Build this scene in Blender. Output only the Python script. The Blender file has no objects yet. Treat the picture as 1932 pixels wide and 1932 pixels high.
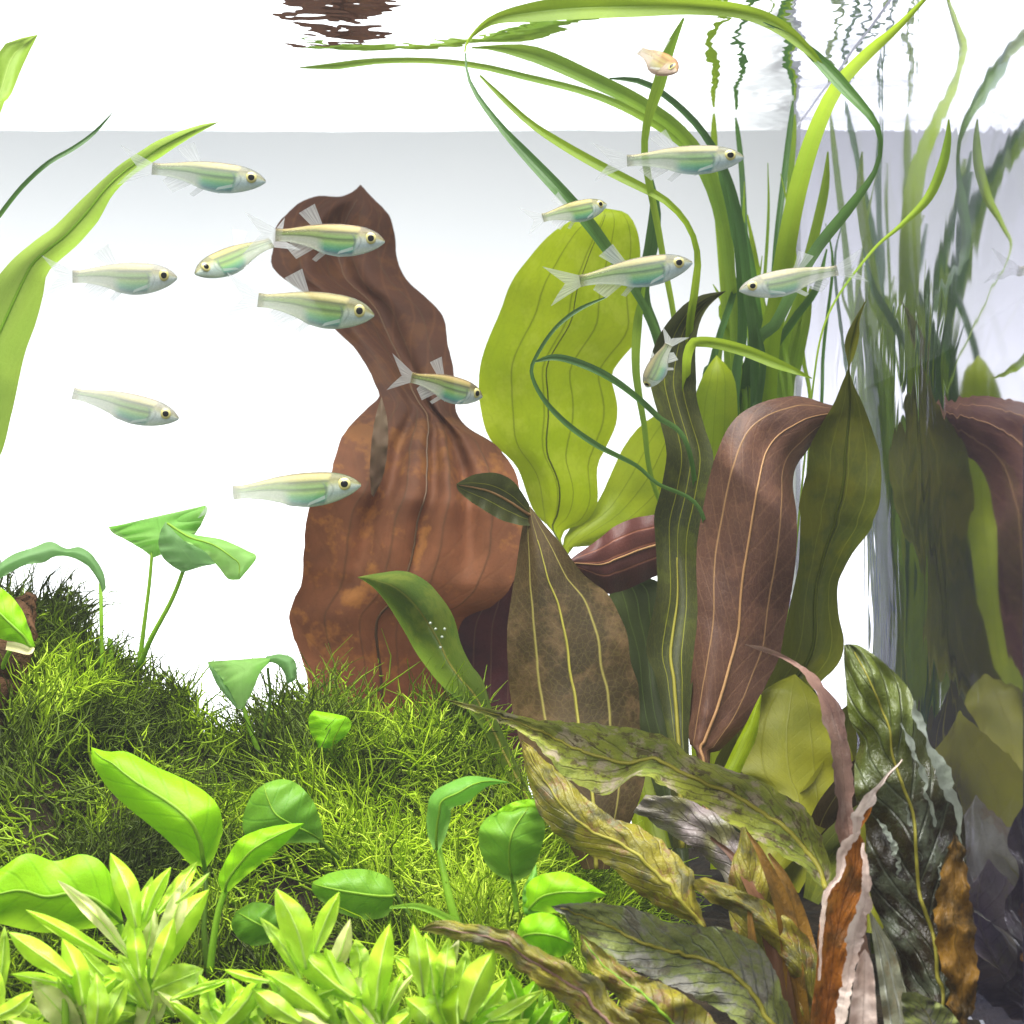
import bpy, math, random
import numpy as np
from mathutils import Vector, noise as mnoise
R = math.radians
rnd = random.Random(7)
nr = np.random.default_rng(7)
sc = bpy.context.scene
COL = sc.collection

# ---------------------------------------------------------------- camera, world, lamps, exposure
# (metres; the lens looks level into the tank from 0.8 m in front of its back glass; +Y is into the tank)
FPX, CX, CY, FRAME = 3605.5, 966.0, 966.0, 1932.0
cam = bpy.data.cameras.new('camera'); camo = bpy.data.objects.new('camera', cam); COL.objects.link(camo)
cam.sensor_width = 36.0; cam.lens = 36.0 * FPX / FRAME; cam.clip_start = 0.02; cam.clip_end = 30
camo.location = (0, 0, 0); camo.rotation_euler = (R(90), 0, 0)
cam.dof.use_dof = True; cam.dof.focus_distance = 0.565; cam.dof.aperture_fstop = 38
sc.camera = camo
SURF, BACK, PANE, BED = 0.1595, 0.80, 0.1185, -0.135

w = bpy.data.worlds.new('World'); sc.world = w; w.use_nodes = True
bg = w.node_tree.nodes['Background']; bg.inputs[0].default_value = (0.93, 0.97, 1, 1); bg.inputs[1].default_value = 0.46

def area(name, loc, target, size, power, color=(1, 1, 1), size_y=None, spread=None):
    l = bpy.data.lights.new(name, 'AREA'); l.energy = power; l.color = color; l.size = size
    if size_y: l.shape = 'RECTANGLE'; l.size_y = size_y
    if spread: l.spread = R(spread)
    o = bpy.data.objects.new(name, l); COL.objects.link(o); o.location = loc
    o.rotation_euler = (Vector(target) - Vector(loc)).to_track_quat('-Z', 'Y').to_euler()
    return o
area('led_hood_lamp', (-0.06, 0.45, 0.50), (-0.06, 0.50, 0), 0.62, 5.6, (1, 0.99, 0.95), 0.34, 110)
area('front_fill_lamp', (-0.35, -0.35, 0.75), (0, 0.6, -0.05), 0.5, 1.1, (1, 0.98, 0.95), None, 50)  # fill added on the camera side to lift the leaf fronts
area('backdrop_strip_lamp', (-0.24, 0.86, -0.36), (-0.27, 1.3, -0.055), 1.0, 2.9, (0.98, 0.99, 1), 0.05, 58)

vs = sc.view_settings; vs.view_transform = 'Standard'; vs.look = 'None'; vs.exposure = 0.0; vs.gamma = 1.0
sc.render.engine = 'CYCLES'; cy = sc.cycles
cy.use_denoising = True; cy.use_adaptive_sampling = True; cy.adaptive_threshold = 0.02; cy.max_bounces = 9; cy.transparent_max_bounces = 16; cy.transmission_bounces = 8
cy.diffuse_bounces = 3; cy.glossy_bounces = 6; cy.caustics_reflective = True; cy.caustics_refractive = False
cy.sample_clamp_indirect = 6

# ---------------------------------------------------------------- helpers
def at(px, py, d):
    return ((px - CX) / FPX * d, d, (CY - py) / FPX * d)
def lin(c):
    if isinstance(c, str):
        c = [int(c[i:i + 2], 16) / 255 for i in (0, 2, 4)]
    return tuple((x / 12.92 if x <= 0.04045 else ((x + 0.055) / 1.055) ** 2.4) for x in c[:3]) + (1,)
def link(name, me, mat=None, parent=None):
    o = bpy.data.objects.new(name, me); COL.objects.link(o)
    if mat: me.materials.append(mat)
    if parent: o.parent = parent; o.matrix_parent_inverse = parent.matrix_world.inverted() if False else o.matrix_parent_inverse
    return o
def mesh(name, v, f, mat=None, parent=None, uv=None, smooth=True, colattr=None):
    me = bpy.data.meshes.new(name)
    v = np.asarray(v, dtype=float)
    if parent is not None:
        v = v - np.array(parent.location)
    me.from_pydata(v.tolist(), [], [tuple(map(int, q)) for q in f])
    if uv is not None:
        l = me.uv_layers.new(name='UVMap'); uv = np.asarray(uv)
        idx = np.empty(len(me.loops), dtype=np.int32); me.loops.foreach_get('vertex_index', idx)
        l.data.foreach_set('uv', uv[idx].ravel().astype(np.float32))
    if colattr is not None:
        a = me.attributes.new('tint', 'FLOAT', 'POINT'); a.data.foreach_set('value', np.asarray(colattr, dtype=np.float32))
    if smooth: me.polygons.foreach_set('use_smooth', [True] * len(me.polygons))
    me.update()
    return link(name, me, mat, parent)
def thing(name, label, cat, loc, group=None):
    o = bpy.data.objects.new(name, None); COL.objects.link(o); o.location = loc
    o.empty_display_size = 0.01
    o['label'] = label; o['category'] = cat
    if group: o['group'] = group
    return o
def tag(o, label=None, cat=None, group=None, kind=None):
    for k, v in (('label', label), ('category', cat), ('group', group), ('kind', kind)):
        if v: o[k] = v
    return o
def catmull(P, n):
    P = np.asarray(P, float)
    if len(P) == 2:
        t = np.linspace(0, 1, n)[:, None]; return P[0] * (1 - t) + P[1] * t
    seg = np.r_[0, np.cumsum(np.maximum(np.linalg.norm(np.diff(P[:, :2], axis=0), axis=1), 1e-6))]
    Q = np.vstack([2 * P[0] - P[1], P, 2 * P[-1] - P[-2]])
    out = []
    for s in np.linspace(0, seg[-1], n):
        i = min(max(np.searchsorted(seg, s) - 1, 0), len(P) - 2)
        t = (s - seg[i]) / max(seg[i + 1] - seg[i], 1e-9)
        a, b, c, d = Q[i], Q[i + 1], Q[i + 2], Q[i + 3]
        out.append(0.5 * (2 * b + (c - a) * t + (2 * a - 5 * b + 4 * c - d) * t * t + (3 * b - a - 3 * c + d) * t ** 3))
    return np.array(out)
def grid_faces(nv, nu):
    i = np.arange((nv - 1)); j = np.arange(nu - 1)
    I, J = np.meshgrid(i, j, indexing='ij'); a = (I * nu + J).ravel()
    return np.stack([a, a + 1, a + nu + 1, a + nu], 1)
def tube(name, pts, rad, mat, parent, ns=6, uvv=None):
    pts = np.asarray(pts, float); n = len(pts)
    rad = np.interp(np.linspace(0, 1, n), np.linspace(0, 1, len(rad)), rad)
    T = np.gradient(pts, axis=0); T /= np.linalg.norm(T, axis=1)[:, None] + 1e-12
    up = np.array([0, 1, 0.0]); A = np.cross(T, up); A /= np.linalg.norm(A, axis=1)[:, None] + 1e-9
    B = np.cross(A, T); an = np.linspace(0, 2 * np.pi, ns, endpoint=False)
    v = (pts[:, None] + rad[:, None, None] * (np.cos(an)[None, :, None] * A[:, None] + np.sin(an)[None, :, None] * B[:, None])).reshape(-1, 3)
    f = []
    for i in range(n - 1):
        for j in range(ns):
            k = (j + 1) % ns; f.append((i * ns + j, i * ns + k, (i + 1) * ns + k, (i + 1) * ns + j))
    f.append(tuple(range(ns))[::-1]); f.append(tuple((n - 1) * ns + j for j in range(ns)))
    return mesh(name, v, f, mat, parent)

# a leaf: two edge lines L, R from base to tip (photograph coordinates), distance d along it
def leaf(parent, L, Rr, d, mat, nv=44, nu=13, bulge=0.004, ripple=0.0012, rf=5.0, fold=0.0, crinkle=0.0, cf=26.0,
         rib=None, ribr=0.0005, name='leaf', mid=0.0, seed=None, label=None, ribfrom=0.0, ribto=0.97, rag=0.8, relief=None):
    seed = seed if seed is not None else rnd.random() * 50
    l = catmull(L, nv); r = catmull(Rr, nv)
    if rag:
        ax = r - l; ax = ax / (np.linalg.norm(ax, axis=1)[:, None] + 1e-6)
        jl = np.array([mnoise.noise((seed, i * .35, 0.3)) + .6 * mnoise.noise((seed, i * .9, 4.3)) for i in range(nv)]); jr = np.array([mnoise.noise((seed + 9, i * .35, 0.3)) + .6 * mnoise.noise((seed + 9, i * .9, 4.3)) for i in range(nv)])
        en = np.minimum(1, np.linalg.norm(r - l, axis=1) / 20); l = l + ax * (jl * rag * en)[:, None]; r = r + ax * (jr * rag * en)[:, None]
    dd = np.interp(np.linspace(0, 1, nv), np.linspace(0, 1, len(d)), d) if not np.isscalar(d) else np.full(nv, d)
    u = np.linspace(-1, 1, nu)
    wid = np.linalg.norm(r - l, axis=1); wn = np.minimum(1, wid / (wid.max() * 0.5 + 1e-6))
    verts = np.zeros((nv, nu, 3)); uv = np.zeros((nv, nu, 2))
    for i in range(nv):
        v = i / (nv - 1)
        for j, uu in enumerate(u):
            t = 0.5 + 0.5 * uu
            p = l[i] * (1 - t) + r[i] * t
            side = 1.7 if uu > 0 else 0.0
            q = bulge * (1 - uu * uu) * wn[i] - fold * abs(uu) * wn[i]
            q += ripple * wn[i] * (abs(uu) ** 1.6) * math.sin(rf * 2 * math.pi * v + side + seed)
            q += ripple * 0.9 * wn[i] * mnoise.noise((uu * 1.3 + seed, v * 4.0, 3.1))
            if crinkle:
                q += crinkle * wn[i] * math.sin(cf * 2 * math.pi * (v - 0.16 * abs(uu)) + 2 * mnoise.noise((uu * 2, v * 5, seed))) * (0.35 + 0.65 * abs(uu)) \
                    + crinkle * 2.6 * mnoise.noise((uu * 2.4 + seed, v * 11, 1.7)) + crinkle * 1.2 * mnoise.noise((uu * 6, v * 30 + seed, 5.7))
            if relief:
                for (ua, ub, va, vb, am, sg) in relief:
                    if va < v < vb:
                        tt = (v - va) / (vb - va); q += am * math.sin(math.pi * tt) * math.exp(-((uu - ua - (ub - ua) * tt) / sg) ** 2)
            verts[i, j] = at(p[0], p[1], dd[i] + q)
            uv[i, j] = (t, v)
    o = mesh(name, verts.reshape(-1, 3), grid_faces(nv, nu), mat, parent, uv.reshape(-1, 2))
    if label: o['label'] = label
    if rib is not None:
        c = verts[:, nu // 2].copy(); c[:, 1] -= ribr * 0.5
        a, b = int(ribfrom * nv), max(int(ribto * nv), 3)
        c = c[a:b]
        m = tube('midrib', c + (np.array(parent.location) * 0), [ribr * 1.3, ribr, ribr * 0.75, ribr * 0.3], rib, parent, 6)
        m.parent = o
    return o
# a ribbon leaf: spine of (x, y, width, distance)
def ribbon(parent, S, mat, nv=60, nu=5, twist=0.0, name='leaf', fold=0.0012, bulge=0.0, label=None, rib=None, ribr=0.0004, jit=0.0):
    P = catmull(S, nv)
    if jit:
        sd = rnd.random() * 40
        P[:, 2] *= [1 + jit * (mnoise.noise((sd, i * .22, 0)) + .8 * mnoise.noise((sd, i * .6, 3))) for i in range(nv)]
        P[:, 0] += [jit * 7 * mnoise.noise((sd, i * .25, 9)) for i in range(nv)]
    T = np.gradient(P[:, :2], axis=0); T /= np.linalg.norm(T, axis=1)[:, None] + 1e-9
    N = np.stack([T[:, 1], -T[:, 0]], 1)
    h = np.maximum(P[:, 2], 0.5)[:, None] * 0.5
    l = P[:, :2] - N * h; r = P[:, :2] + N * h
    u = np.linspace(-1, 1, nu); verts = np.zeros((nv, nu, 3)); uv = np.zeros((nv, nu, 2))
    for i in range(nv):
        for j, uu in enumerate(u):
            t = .5 + .5 * uu; p = l[i] * (1 - t) + r[i] * t
            verts[i, j] = at(p[0], p[1], P[i, 3] + fold * (1 - abs(uu)) * P[i, 2] / 25 + twist * uu * math.sin(i / nv * 7) * P[i, 2] / 25)
            uv[i, j] = (t, i / (nv - 1))
    o = mesh(name, verts.reshape(-1, 3), grid_faces(nv, nu), mat, parent, uv.reshape(-1, 2))
    if label: o['label'] = label
    if rib is not None:
        c = verts[:, nu // 2].copy(); c[:, 1] -= ribr * 0.4
        m = tube('midrib', c[: int(nv * .95)], [ribr * 1.3, ribr, ribr * .3], rib, parent, 5); m.parent = o
    return o
def stem(parent, pts, r, mat, name='stem'):
    P = catmull(pts, 14)
    W = np.array([at(*p[:3]) for p in P])
    return tube(name, W, [x / FPX * .55 for x in r] if isinstance(r, (list, tuple)) else [r / FPX * .55] * 2, mat, parent, 7)

# ---------------------------------------------------------------- materials
class NT:
    def __init__(s, name):
        s.m = bpy.data.materials.new(name); s.m.use_nodes = True; s.t = s.m.node_tree
        for n in list(s.t.nodes): s.t.nodes.remove(n)
        s.out = s.t.nodes.new('ShaderNodeOutputMaterial')
    def n(s, typ, **kw):
        o = s.t.nodes.new('ShaderNode' + typ)
        for k, v in kw.items():
            if hasattr(o, k): setattr(o, k, v)
            else: raise KeyError(k)
        return o
    def l(s, a, b): s.t.links.new(a, b)
    def val(s, sock, x):
        if isinstance(x, bpy.types.NodeSocket): s.l(x, sock)
        else: sock.default_value = x
    def math(s, op, a, b=None, c=None, clamp=False):
        o = s.n('Math', operation=op, use_clamp=clamp); s.val(o.inputs[0], a)
        if b is not None: s.val(o.inputs[1], b)
        if c is not None: s.val(o.inputs[2], c)
        return o.outputs[0]
    def mix(s, fac, a, b, blend='MIX'):
        o = s.n('MixRGB', blend_type=blend); s.val(o.inputs[0], fac); s.val(o.inputs[1], a); s.val(o.inputs[2], b); return o.outputs[0]
    def noise(s, vec, scale, detail=3, rough=.55, lo=.4, hi=.6, dist=0.0):
        o = s.n('TexNoise'); o.inputs['Scale'].default_value = scale; o.inputs['Detail'].default_value = detail
        o.inputs['Roughness'].default_value = rough; o.inputs['Distortion'].default_value = dist
        if vec is not None: s.l(vec, o.inputs['Vector'])
        m = s.n('MapRange'); m.inputs[1].default_value = lo; m.inputs[2].default_value = hi; s.l(o.outputs[0], m.inputs[0])
        return m.outputs[0]
    def ramp(s, fac, stops, interp='LINEAR'):
        o = s.n('ValToRGB'); o.color_ramp.interpolation = interp; e = o.color_ramp.elements
        while len(e) < len(stops): e.new(0.5)
        for el, (p, c) in zip(e, stops): el.position = p; el.color = c if len(c) == 4 else tuple(c) + (1,)
        s.l(fac, o.inputs[0]); return o.outputs[0]

def leafmat(name, c1, c2, vein=None, vpos=(.5,), vw=.014, veinstr=.8, cross=0.0, crossn=9, crossc=None, c3=None, c3amt=.5, ns=70,
            trans=.4, tcol=None, rough=.4, coat=.25, edge=None, bump=.25, grain=.12, speck=None, tipc=None, tipr=(.5, .7), blot=None):
    k = NT(name); tc = k.n('TexCoord'); uv = tc.outputs['UV']; ob = tc.outputs['Object']
    sx = k.n('SeparateXYZ'); k.l(uv, sx.inputs[0]); U, V = sx.outputs[0], sx.outputs[1]
    c1, c2 = lin(c1), lin(c2)
    col = k.mix(k.noise(ob, ns, 3, .6, .38, .62), c1, c2)
    if c3: col = k.mix(k.math('MULTIPLY', k.noise(ob, ns * 2.1, 4, .65, .52, .62), c3amt), col, lin(c3))
    if blot:
        col = k.mix(k.math('MULTIPLY', k.noise(ob, ns * 3.3, 5, .7, .54, .6), .8), col, lin(blot))
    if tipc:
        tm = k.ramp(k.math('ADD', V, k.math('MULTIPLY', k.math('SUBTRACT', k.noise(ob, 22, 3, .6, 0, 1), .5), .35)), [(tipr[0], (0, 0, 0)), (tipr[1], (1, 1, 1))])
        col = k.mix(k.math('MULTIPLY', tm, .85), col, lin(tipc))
    # fine fibres along the blade and cell grain
    mp = k.n('Mapping'); mp.inputs['Scale'].default_value = (60, 3, 1); k.l(uv, mp.inputs[0])
    fib = k.noise(mp.outputs[0], 1.0, 2, .5, .3, .7)
    gr = k.noise(ob, 900, 2, .6, .3, .7)
    g = k.math('ADD', k.math('MULTIPLY', fib, grain), k.math('MULTIPLY', gr, grain))
    col = k.mix(1.0, col, k.ramp(k.math('ADD', g, 1 - grain), [(0, (0, 0, 0)), (1, (1, 1, 1))]), 'MULTIPLY')
    height = k.math('MULTIPLY', gr, .25)
    if cross:
        au = k.math('ABSOLUTE', k.math('SUBTRACT', U, .5))
        wob = k.noise(ob, 45, 2, .5, 0, 1)
        t = k.math('ADD', k.math('SUBTRACT', k.math('MULTIPLY', V, float(crossn)), k.math('MULTIPLY', au, crossn * .42)), k.math('MULTIPLY', wob, .35))
        pp = k.math('ABSOLUTE', k.math('SUBTRACT', k.math('FRACT', t), .5))
        ln = k.math('SUBTRACT', 1.0, k.math('MULTIPLY', pp, 9.0), clamp=True)
        col = k.mix(k.math('MULTIPLY', ln, cross), col, lin(crossc or vein or c1))
        height = k.math('ADD', height, k.math('MULTIPLY', ln, -2.2 * cross))
    vo = k.n('TexVoronoi', feature='DISTANCE_TO_EDGE'); vo.inputs['Scale'].default_value = 1.0
    mv = k.n('Mapping'); mv.inputs['Scale'].default_value = (20, 64, 1); k.l(uv, mv.inputs[0])
    wv_ = k.n('VectorMath', operation='ADD'); k.l(mv.outputs[0], wv_.inputs[0]); no_ = k.n('TexNoise'); no_.inputs['Scale'].default_value = 60; k.l(ob, no_.inputs['Vector']); k.l(no_.outputs['Color'], wv_.inputs[1]); k.l(wv_.outputs[0], vo.inputs['Vector'])
    net = k.math('SUBTRACT', 1.0, k.math('MULTIPLY', vo.outputs['Distance'], 11.0), clamp=True)
    col = k.mix(k.math('MULTIPLY', net, .07 if ns < 45 else .05), col, lin(vein or '404020')); height = k.math('ADD', height, k.math('MULTIPLY', net, -.12))
    if vein:
        stops = []
        for p in vpos:
            stops += [(max(p - vw, 0), (0, 0, 0)), (p, (1, 1, 1)), (min(p + vw, 1), (0, 0, 0))]
        wobu = k.math('ADD', U, k.math('MULTIPLY', k.math('SUBTRACT', k.noise(ob, 30, 2, .5, 0, 1), .5), .03))
        vm = k.ramp(wobu, stops)
        col = k.mix(k.math('MULTIPLY', vm, veinstr), col, lin(vein))
        height = k.math('ADD', height, vm)
    if edge:
        em = k.ramp(U, [(0, (1, 1, 1)), (.05, (0, 0, 0)), (.95, (0, 0, 0)), (1, (1, 1, 1))])
        col = k.mix(k.math('MULTIPLY', em, .7), col, lin(edge))
    if speck:
        col = k.mix(k.noise(ob, 480, 1, .5, .68, .72), col, lin(speck))
    pr = k.n('BsdfPrincipled'); k.l(col, pr.inputs['Base Color']); pr.inputs['Roughness'].default_value = rough
    pr.inputs['Specular IOR Level'].default_value = coat
    bp = k.n('Bump'); bp.inputs['Strength'].default_value = bump; bp.inputs['Distance'].default_value = .0006; k.l(height, bp.inputs['Height'])
    k.l(bp.outputs[0], pr.inputs['Normal'])
    tr = k.n('BsdfTranslucent')
    tc2 = k.mix(1.0, col, lin(tcol) if tcol else (1, 1, 1, 1), 'MULTIPLY') if tcol else col
    gm = k.n('Gamma'); gm.inputs[1].default_value = .72; k.l(tc2, gm.inputs[0]); k.l(gm.outputs[0], tr.inputs[0])
    mx = k.n('MixShader'); mx.inputs[0].default_value = trans; k.l(pr.outputs[0], mx.inputs[1]); k.l(tr.outputs[0], mx.inputs[2])
    k.l(mx.outputs[0], k.out.inputs[0]); return k.m

V5 = (.13, .31, .5, .69, .87); V3 = (.28, .5, .72)
M = {}
M['copper'] = leafmat('copper_leaf', '80543a', '5e3d2a', vein='43392a', vpos=(.2, .4, .62, .84), vw=.009, veinstr=.55, cross=.2, crossn=17, crossc='6b4a30', c3='a8743a', c3amt=.55, ns=34, trans=.36, tcol='ffb080', rough=.6, coat=.1, tipc='30201a', tipr=(.46, .66))  # tipc paints in the shade of the upper leaf turned from the lamp
M['copper_dark'] = leafmat('copper_leaf_underside', '4a3430', '38292c', vein='57422f', vpos=(.5,), ns=40, trans=.12, rough=.5)
M['maroon'] = leafmat('maroon_leaf', '54282c', '3a2026', vein='6b4a3a', vpos=V3, ns=40, trans=.18, rough=.5)
M['lime'] = leafmat('lime_leaf', 'a2b60a', '8ca404', vein='4a5a06', vpos=(.24, .47, .68, .9), vw=.011, veinstr=.75, cross=.12, crossn=16, crossc='7c9410', ns=30, c3='b4c428', c3amt=.4, trans=.68, rough=.4)
M['limeolive'] = leafmat('olive_lime_leaf', '93a314', '6f8410', vein='55660a', vpos=V3, vw=.012, veinstr=.7, ns=30, trans=.5, rough=.4)
M['olive'] = leafmat('dark_olive_leaf', '434624', '343a20', vein='a3a52c', vpos=(.33, .52, .72), vw=.013, veinstr=.75, ns=26, trans=.16, rough=.42, c3='5c6426')
M['olive2'] = leafmat('olive_green_leaf', '5c5e16', '46501a', vein='7f8424', vpos=(.3, .55, .8), vw=.012, veinstr=.5, cross=.1, crossn=14, ns=20, trans=.28, rough=.4, c3='6c6a12')
M['arch'] = leafmat('brown_sword_leaf', '5c4032', '4a3026', vein='b08a5c', vpos=(.2, .5, .8), vw=.012, veinstr=.7, cross=.12, crossn=16, crossc='9a7454', ns=30, c3='7c5640', c3amt=.3, trans=.10, rough=.45)
M['brown'] = leafmat('olive_brown_leaf', '3e3018', '2c230e', vein='8c8442', vpos=(.24, .5, .76), vw=.014, veinstr=.8, cross=.07, crossn=18, crossc='7a6848', ns=34, c3='5e4a30', trans=.10, rough=.6, coat=.12)
M['red'] = leafmat('red_brown_leaf', '5e3630', '462a2a', vein='9a6248', vpos=(.2, .45, .7), vw=.02, veinstr=.8, ns=30, trans=.15, rough=.4)
M['yellow'] = leafmat('yellow_green_leaf', '868618', '6c7018', vein='6c6c14', vpos=(.25, .5, .75), veinstr=.5, cross=.12, crossn=20, crossc='7a7c1a', ns=30, trans=.35, rough=.45)
M['darkgreen'] = leafmat('dark_green_leaf', '3c4620', '30381a', vein='56682a', vpos=V3, ns=30, trans=.2, rough=.4)
M['lobe'] = leafmat('grey_lobe', '6e5e4a', '5a4636', ns=40, trans=.4, rough=.6)
M['lance'] = leafmat('lance_leaf', '6a8428', '4f6e24', vein='a8a83c', vpos=(.5,), vw=.03, veinstr=.5, cross=.05, ns=30, c3='8c9a34', trans=.3, rough=.35)
M['grass'] = leafmat('grass_blade', '7c9a22', '668a22', vein='557a1c', vpos=(.25, .5, .75), vw=.05, veinstr=.35, ns=20, trans=.55, rough=.35)
M['grassdark'] = leafmat('dark_grass_blade', '48702c', '3a5c2c', vein='2f4c22', vpos=(.25, .5, .75), vw=.05, veinstr=.35, ns=20, trans=.3, rough=.35)
M['grasslime'] = leafmat('bright_grass_blade', '86a41a', '708e16', vein='6a9414', vpos=(.5,), vw=.06, veinstr=.35, ns=20, trans=.55, rough=.35)
M['tallleaf'] = leafmat('tall_leaf', '98b840', '84a838', vein='b8d060', vpos=(.5,), vw=.02, veinstr=.75, cross=.06, crossn=8, ns=20, trans=.5, rough=.4)
M['anubias'] = leafmat('broad_green_leaf', 'a0da18', '88cc10', vein='6cb010', vpos=(.5,), vw=.014, veinstr=.6, cross=.28, crossn=7, crossc='68ac18', ns=16, trans=.45, rough=.42, coat=.25)
M['anubias2'] = leafmat('mid_green_leaf', '86c04c', '72b048', vein='8cc060', vpos=(.5,), vw=.016, veinstr=.4, cross=.2, crossn=7, crossc='7cb044', ns=16, trans=.55, rough=.4, coat=.3)
M['anubias3'] = leafmat('deep_green_leaf', '7cae30', '64982a', vein='66a040', vpos=(.5,), vw=.016, veinstr=.5, cross=.3, crossn=7, crossc='5c9a34', ns=16, trans=.42, rough=.4, coat=.3)  # deeper green than the broad and mid leaves
M['palegreen'] = leafmat('pale_backlit_leaf', 'a8dc78', '94cc68', vein='88c060', vpos=(.5,), vw=.02, veinstr=.3, cross=.08, crossn=7, crossc='8ccc60', ns=16, trans=.7, rough=.45)
M['palegreen2'] = leafmat('grey_green_leaf', '84b070', '70a05c', vein='8cc070', vpos=(.5,), vw=.02, veinstr=.3, ns=16, trans=.6, rough=.45)
M['bright'] = leafmat('bright_stem_leaf', 'ccf048', 'b8e630', vein='dcf890', vpos=(.5,), vw=.03, veinstr=.5, cross=.1, crossn=8, crossc='d4f278', ns=22, c3='dcf8a0', c3amt=.6, trans=.45, rough=.3, coat=.5)
M['brightpink'] = leafmat('pink_tipped_leaf', 'e8f0a4', 'e6e0a4', vein='e8ecb0', vpos=(.5,), vw=.03, veinstr=.5, ns=22, trans=.4, rough=.32, coat=.4)
M['crypt'] = leafmat('mottled_olive_leaf', '8a9034', '64702c', vein='a4a03c', vpos=(.5,), vw=.02, veinstr=.7, cross=.35, crossn=14, crossc='6b5a44', c3='a08e84', c3amt=.7, ns=70, blot='4a3c2a', trans=.12, rough=.5, coat=.25, bump=.8, grain=.3)
M['cryptyel'] = leafmat('mottled_yellow_leaf', '948a26', '6e6c24', vein='c0b048', vpos=(.5,), vw=.02, veinstr=.7, cross=.3, crossn=14, crossc='7a6c3c', c3='5c5a44', c3amt=.8, ns=70, blot='7a5a34', trans=.2, rough=.4, coat=.4, bump=.7, grain=.3)
M['cryptgrey'] = leafmat('grey_mottled_leaf', '848c4c', '68723c', vein='a09a4c', vpos=(.5,), vw=.02, veinstr=.8, cross=.35, crossn=14, crossc='7c8288', c3='84807e', c3amt=.8, ns=50, blot='5a5446', trans=.1, rough=.5, coat=.25, bump=.9, grain=.3)
M['cryptlilac'] = leafmat('lilac_grey_leaf', '86787a', '6e6a5c', vein='9c946a', vpos=(.5,), vw=.02, veinstr=.5, cross=.3, crossn=12, crossc='5c5448', c3='7a7a3c', c3amt=.7, ns=50, trans=.1, rough=.35, coat=.5, bump=.8, grain=.3)
M['cryptdark'] = leafmat('silvery_dark_leaf', '2e2410', '1c1508', vein='8a8a30', vpos=(.5,), vw=.02, veinstr=.8, cross=.4, crossn=12, crossc='5c6450', c3='6c7860', c3amt=.5, ns=45, trans=.08, tipc='5c6a1c', tipr=(.55, .85), rough=.34, coat=.55, bump=.8, grain=.3)
M['silver'] = leafmat('silvery_pale', 'b4beb0', '8c9684', ns=90, trans=.2, rough=.3, coat=.8, bump=.8, grain=.3)
M['orange'] = leafmat('orange_dying_leaf', 'a8661c', '8a4e18', vein='6b3c18', vpos=(.5,), cross=.2, crossn=14, crossc='7c4a1c', c3='5c4420', c3amt=.7, ns=50, trans=.3, rough=.45, bump=.8, grain=.3)
M['golden'] = leafmat('golden_brown_leaf', '8a641c', '664a18', vein='8c7030', vpos=(.5,), c3='3c3018', c3amt=.8, ns=45, trans=.2, rough=.4, bump=.8, grain=.3)
M['pink'] = leafmat('pale_pink_leaf', 'f0dcd0', 'd8bcae', vein='a08070', vpos=(.5,), c3='a88c80', ns=60, trans=.25, rough=.4, coat=.6, bump=.7, grain=.25)
M['pale'] = leafmat('pale_streaked_leaf', 'b0b49c', '8c8c70', vein='d0d4c8', vpos=(.25, .6), vw=.05, c3='8a7040', ns=60, trans=.15, rough=.25, coat=.9, bump=.8, grain=.3)
M['ribbon'] = leafmat('brown_twisted_leaf', '8a6a5c', '70524a', vein='5c4038', vpos=(.5,), c3='a0887c', ns=60, trans=.15, rough=.5, bump=.6, grain=.2)
M['stalk'] = leafmat('green_stalk', '9ac83c', '8abc30', ns=20, trans=.3, rough=.35)
M['stalkdark'] = leafmat('olive_stalk', '5c7a24', '4c6a20', ns=20, trans=.2, rough=.4)
M['stalkbrown'] = leafmat('brown_stalk', '6c4a34', '54382a', ns=30, trans=.1, rough=.5)
M['rib_y'] = leafmat('yellow_midrib', 'a09a3a', '8a8430', ns=30, trans=.2, rough=.45)
M['rib_t'] = leafmat('tan_midrib', 'b0895c', '9a744c', ns=30, trans=.1, rough=.45)
M['rib_d'] = leafmat('dark_midrib', '525c10', '46500e', ns=30, trans=.3, rough=.45)
M['rib_g'] = leafmat('green_midrib', '8cb434', '7ca82c', ns=30, trans=.3, rough=.4)
M['rib_c'] = leafmat('brown_midrib', '4c3826', '563e28', ns=30, trans=.1, rough=.5)

def plainmat(name, c, rough=.8, c2=None, ns=30, bump=0):
    k = NT(name); tc = k.n('TexCoord')
    pr = k.n('BsdfPrincipled'); pr.inputs['Roughness'].default_value = rough; pr.inputs['Specular IOR Level'].default_value = .2
    nz = k.noise(tc.outputs['Object'], ns, 5, .6, .35, .65)
    k.l(k.mix(nz, lin(c), lin(c2 or c)), pr.inputs['Base Color'])
    if bump:
        bp = k.n('Bump'); bp.inputs['Strength'].default_value = bump; bp.inputs['Distance'].default_value = .002; k.l(nz, bp.inputs['Height']); k.l(bp.outputs[0], pr.inputs['Normal'])
    k.l(pr.outputs[0], k.out.inputs[0]); return k.m

# ---------------------------------------------------------------- the setting
M['backdrop'] = plainmat('white_backdrop_paper', 'f2f4f4', .9, 'eef1f2', 3)
# curved studio sheet behind the tank
prof = [(-0.60, .82), (-0.60, 1.05), (-0.585, 1.16), (-0.53, 1.25), (-0.44, 1.295), (-0.3, 1.3), (1.4, 1.3)]
pr_ = catmull([(y, z) for z, y in prof], 40)
bx = np.linspace(-2.0, 1.6, 2)
bv = [(x, p[0], p[1]) for p in pr_ for x in bx]
tag(mesh('backdrop', bv, grid_faces(40, 2), M['backdrop']), kind='structure')

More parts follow.
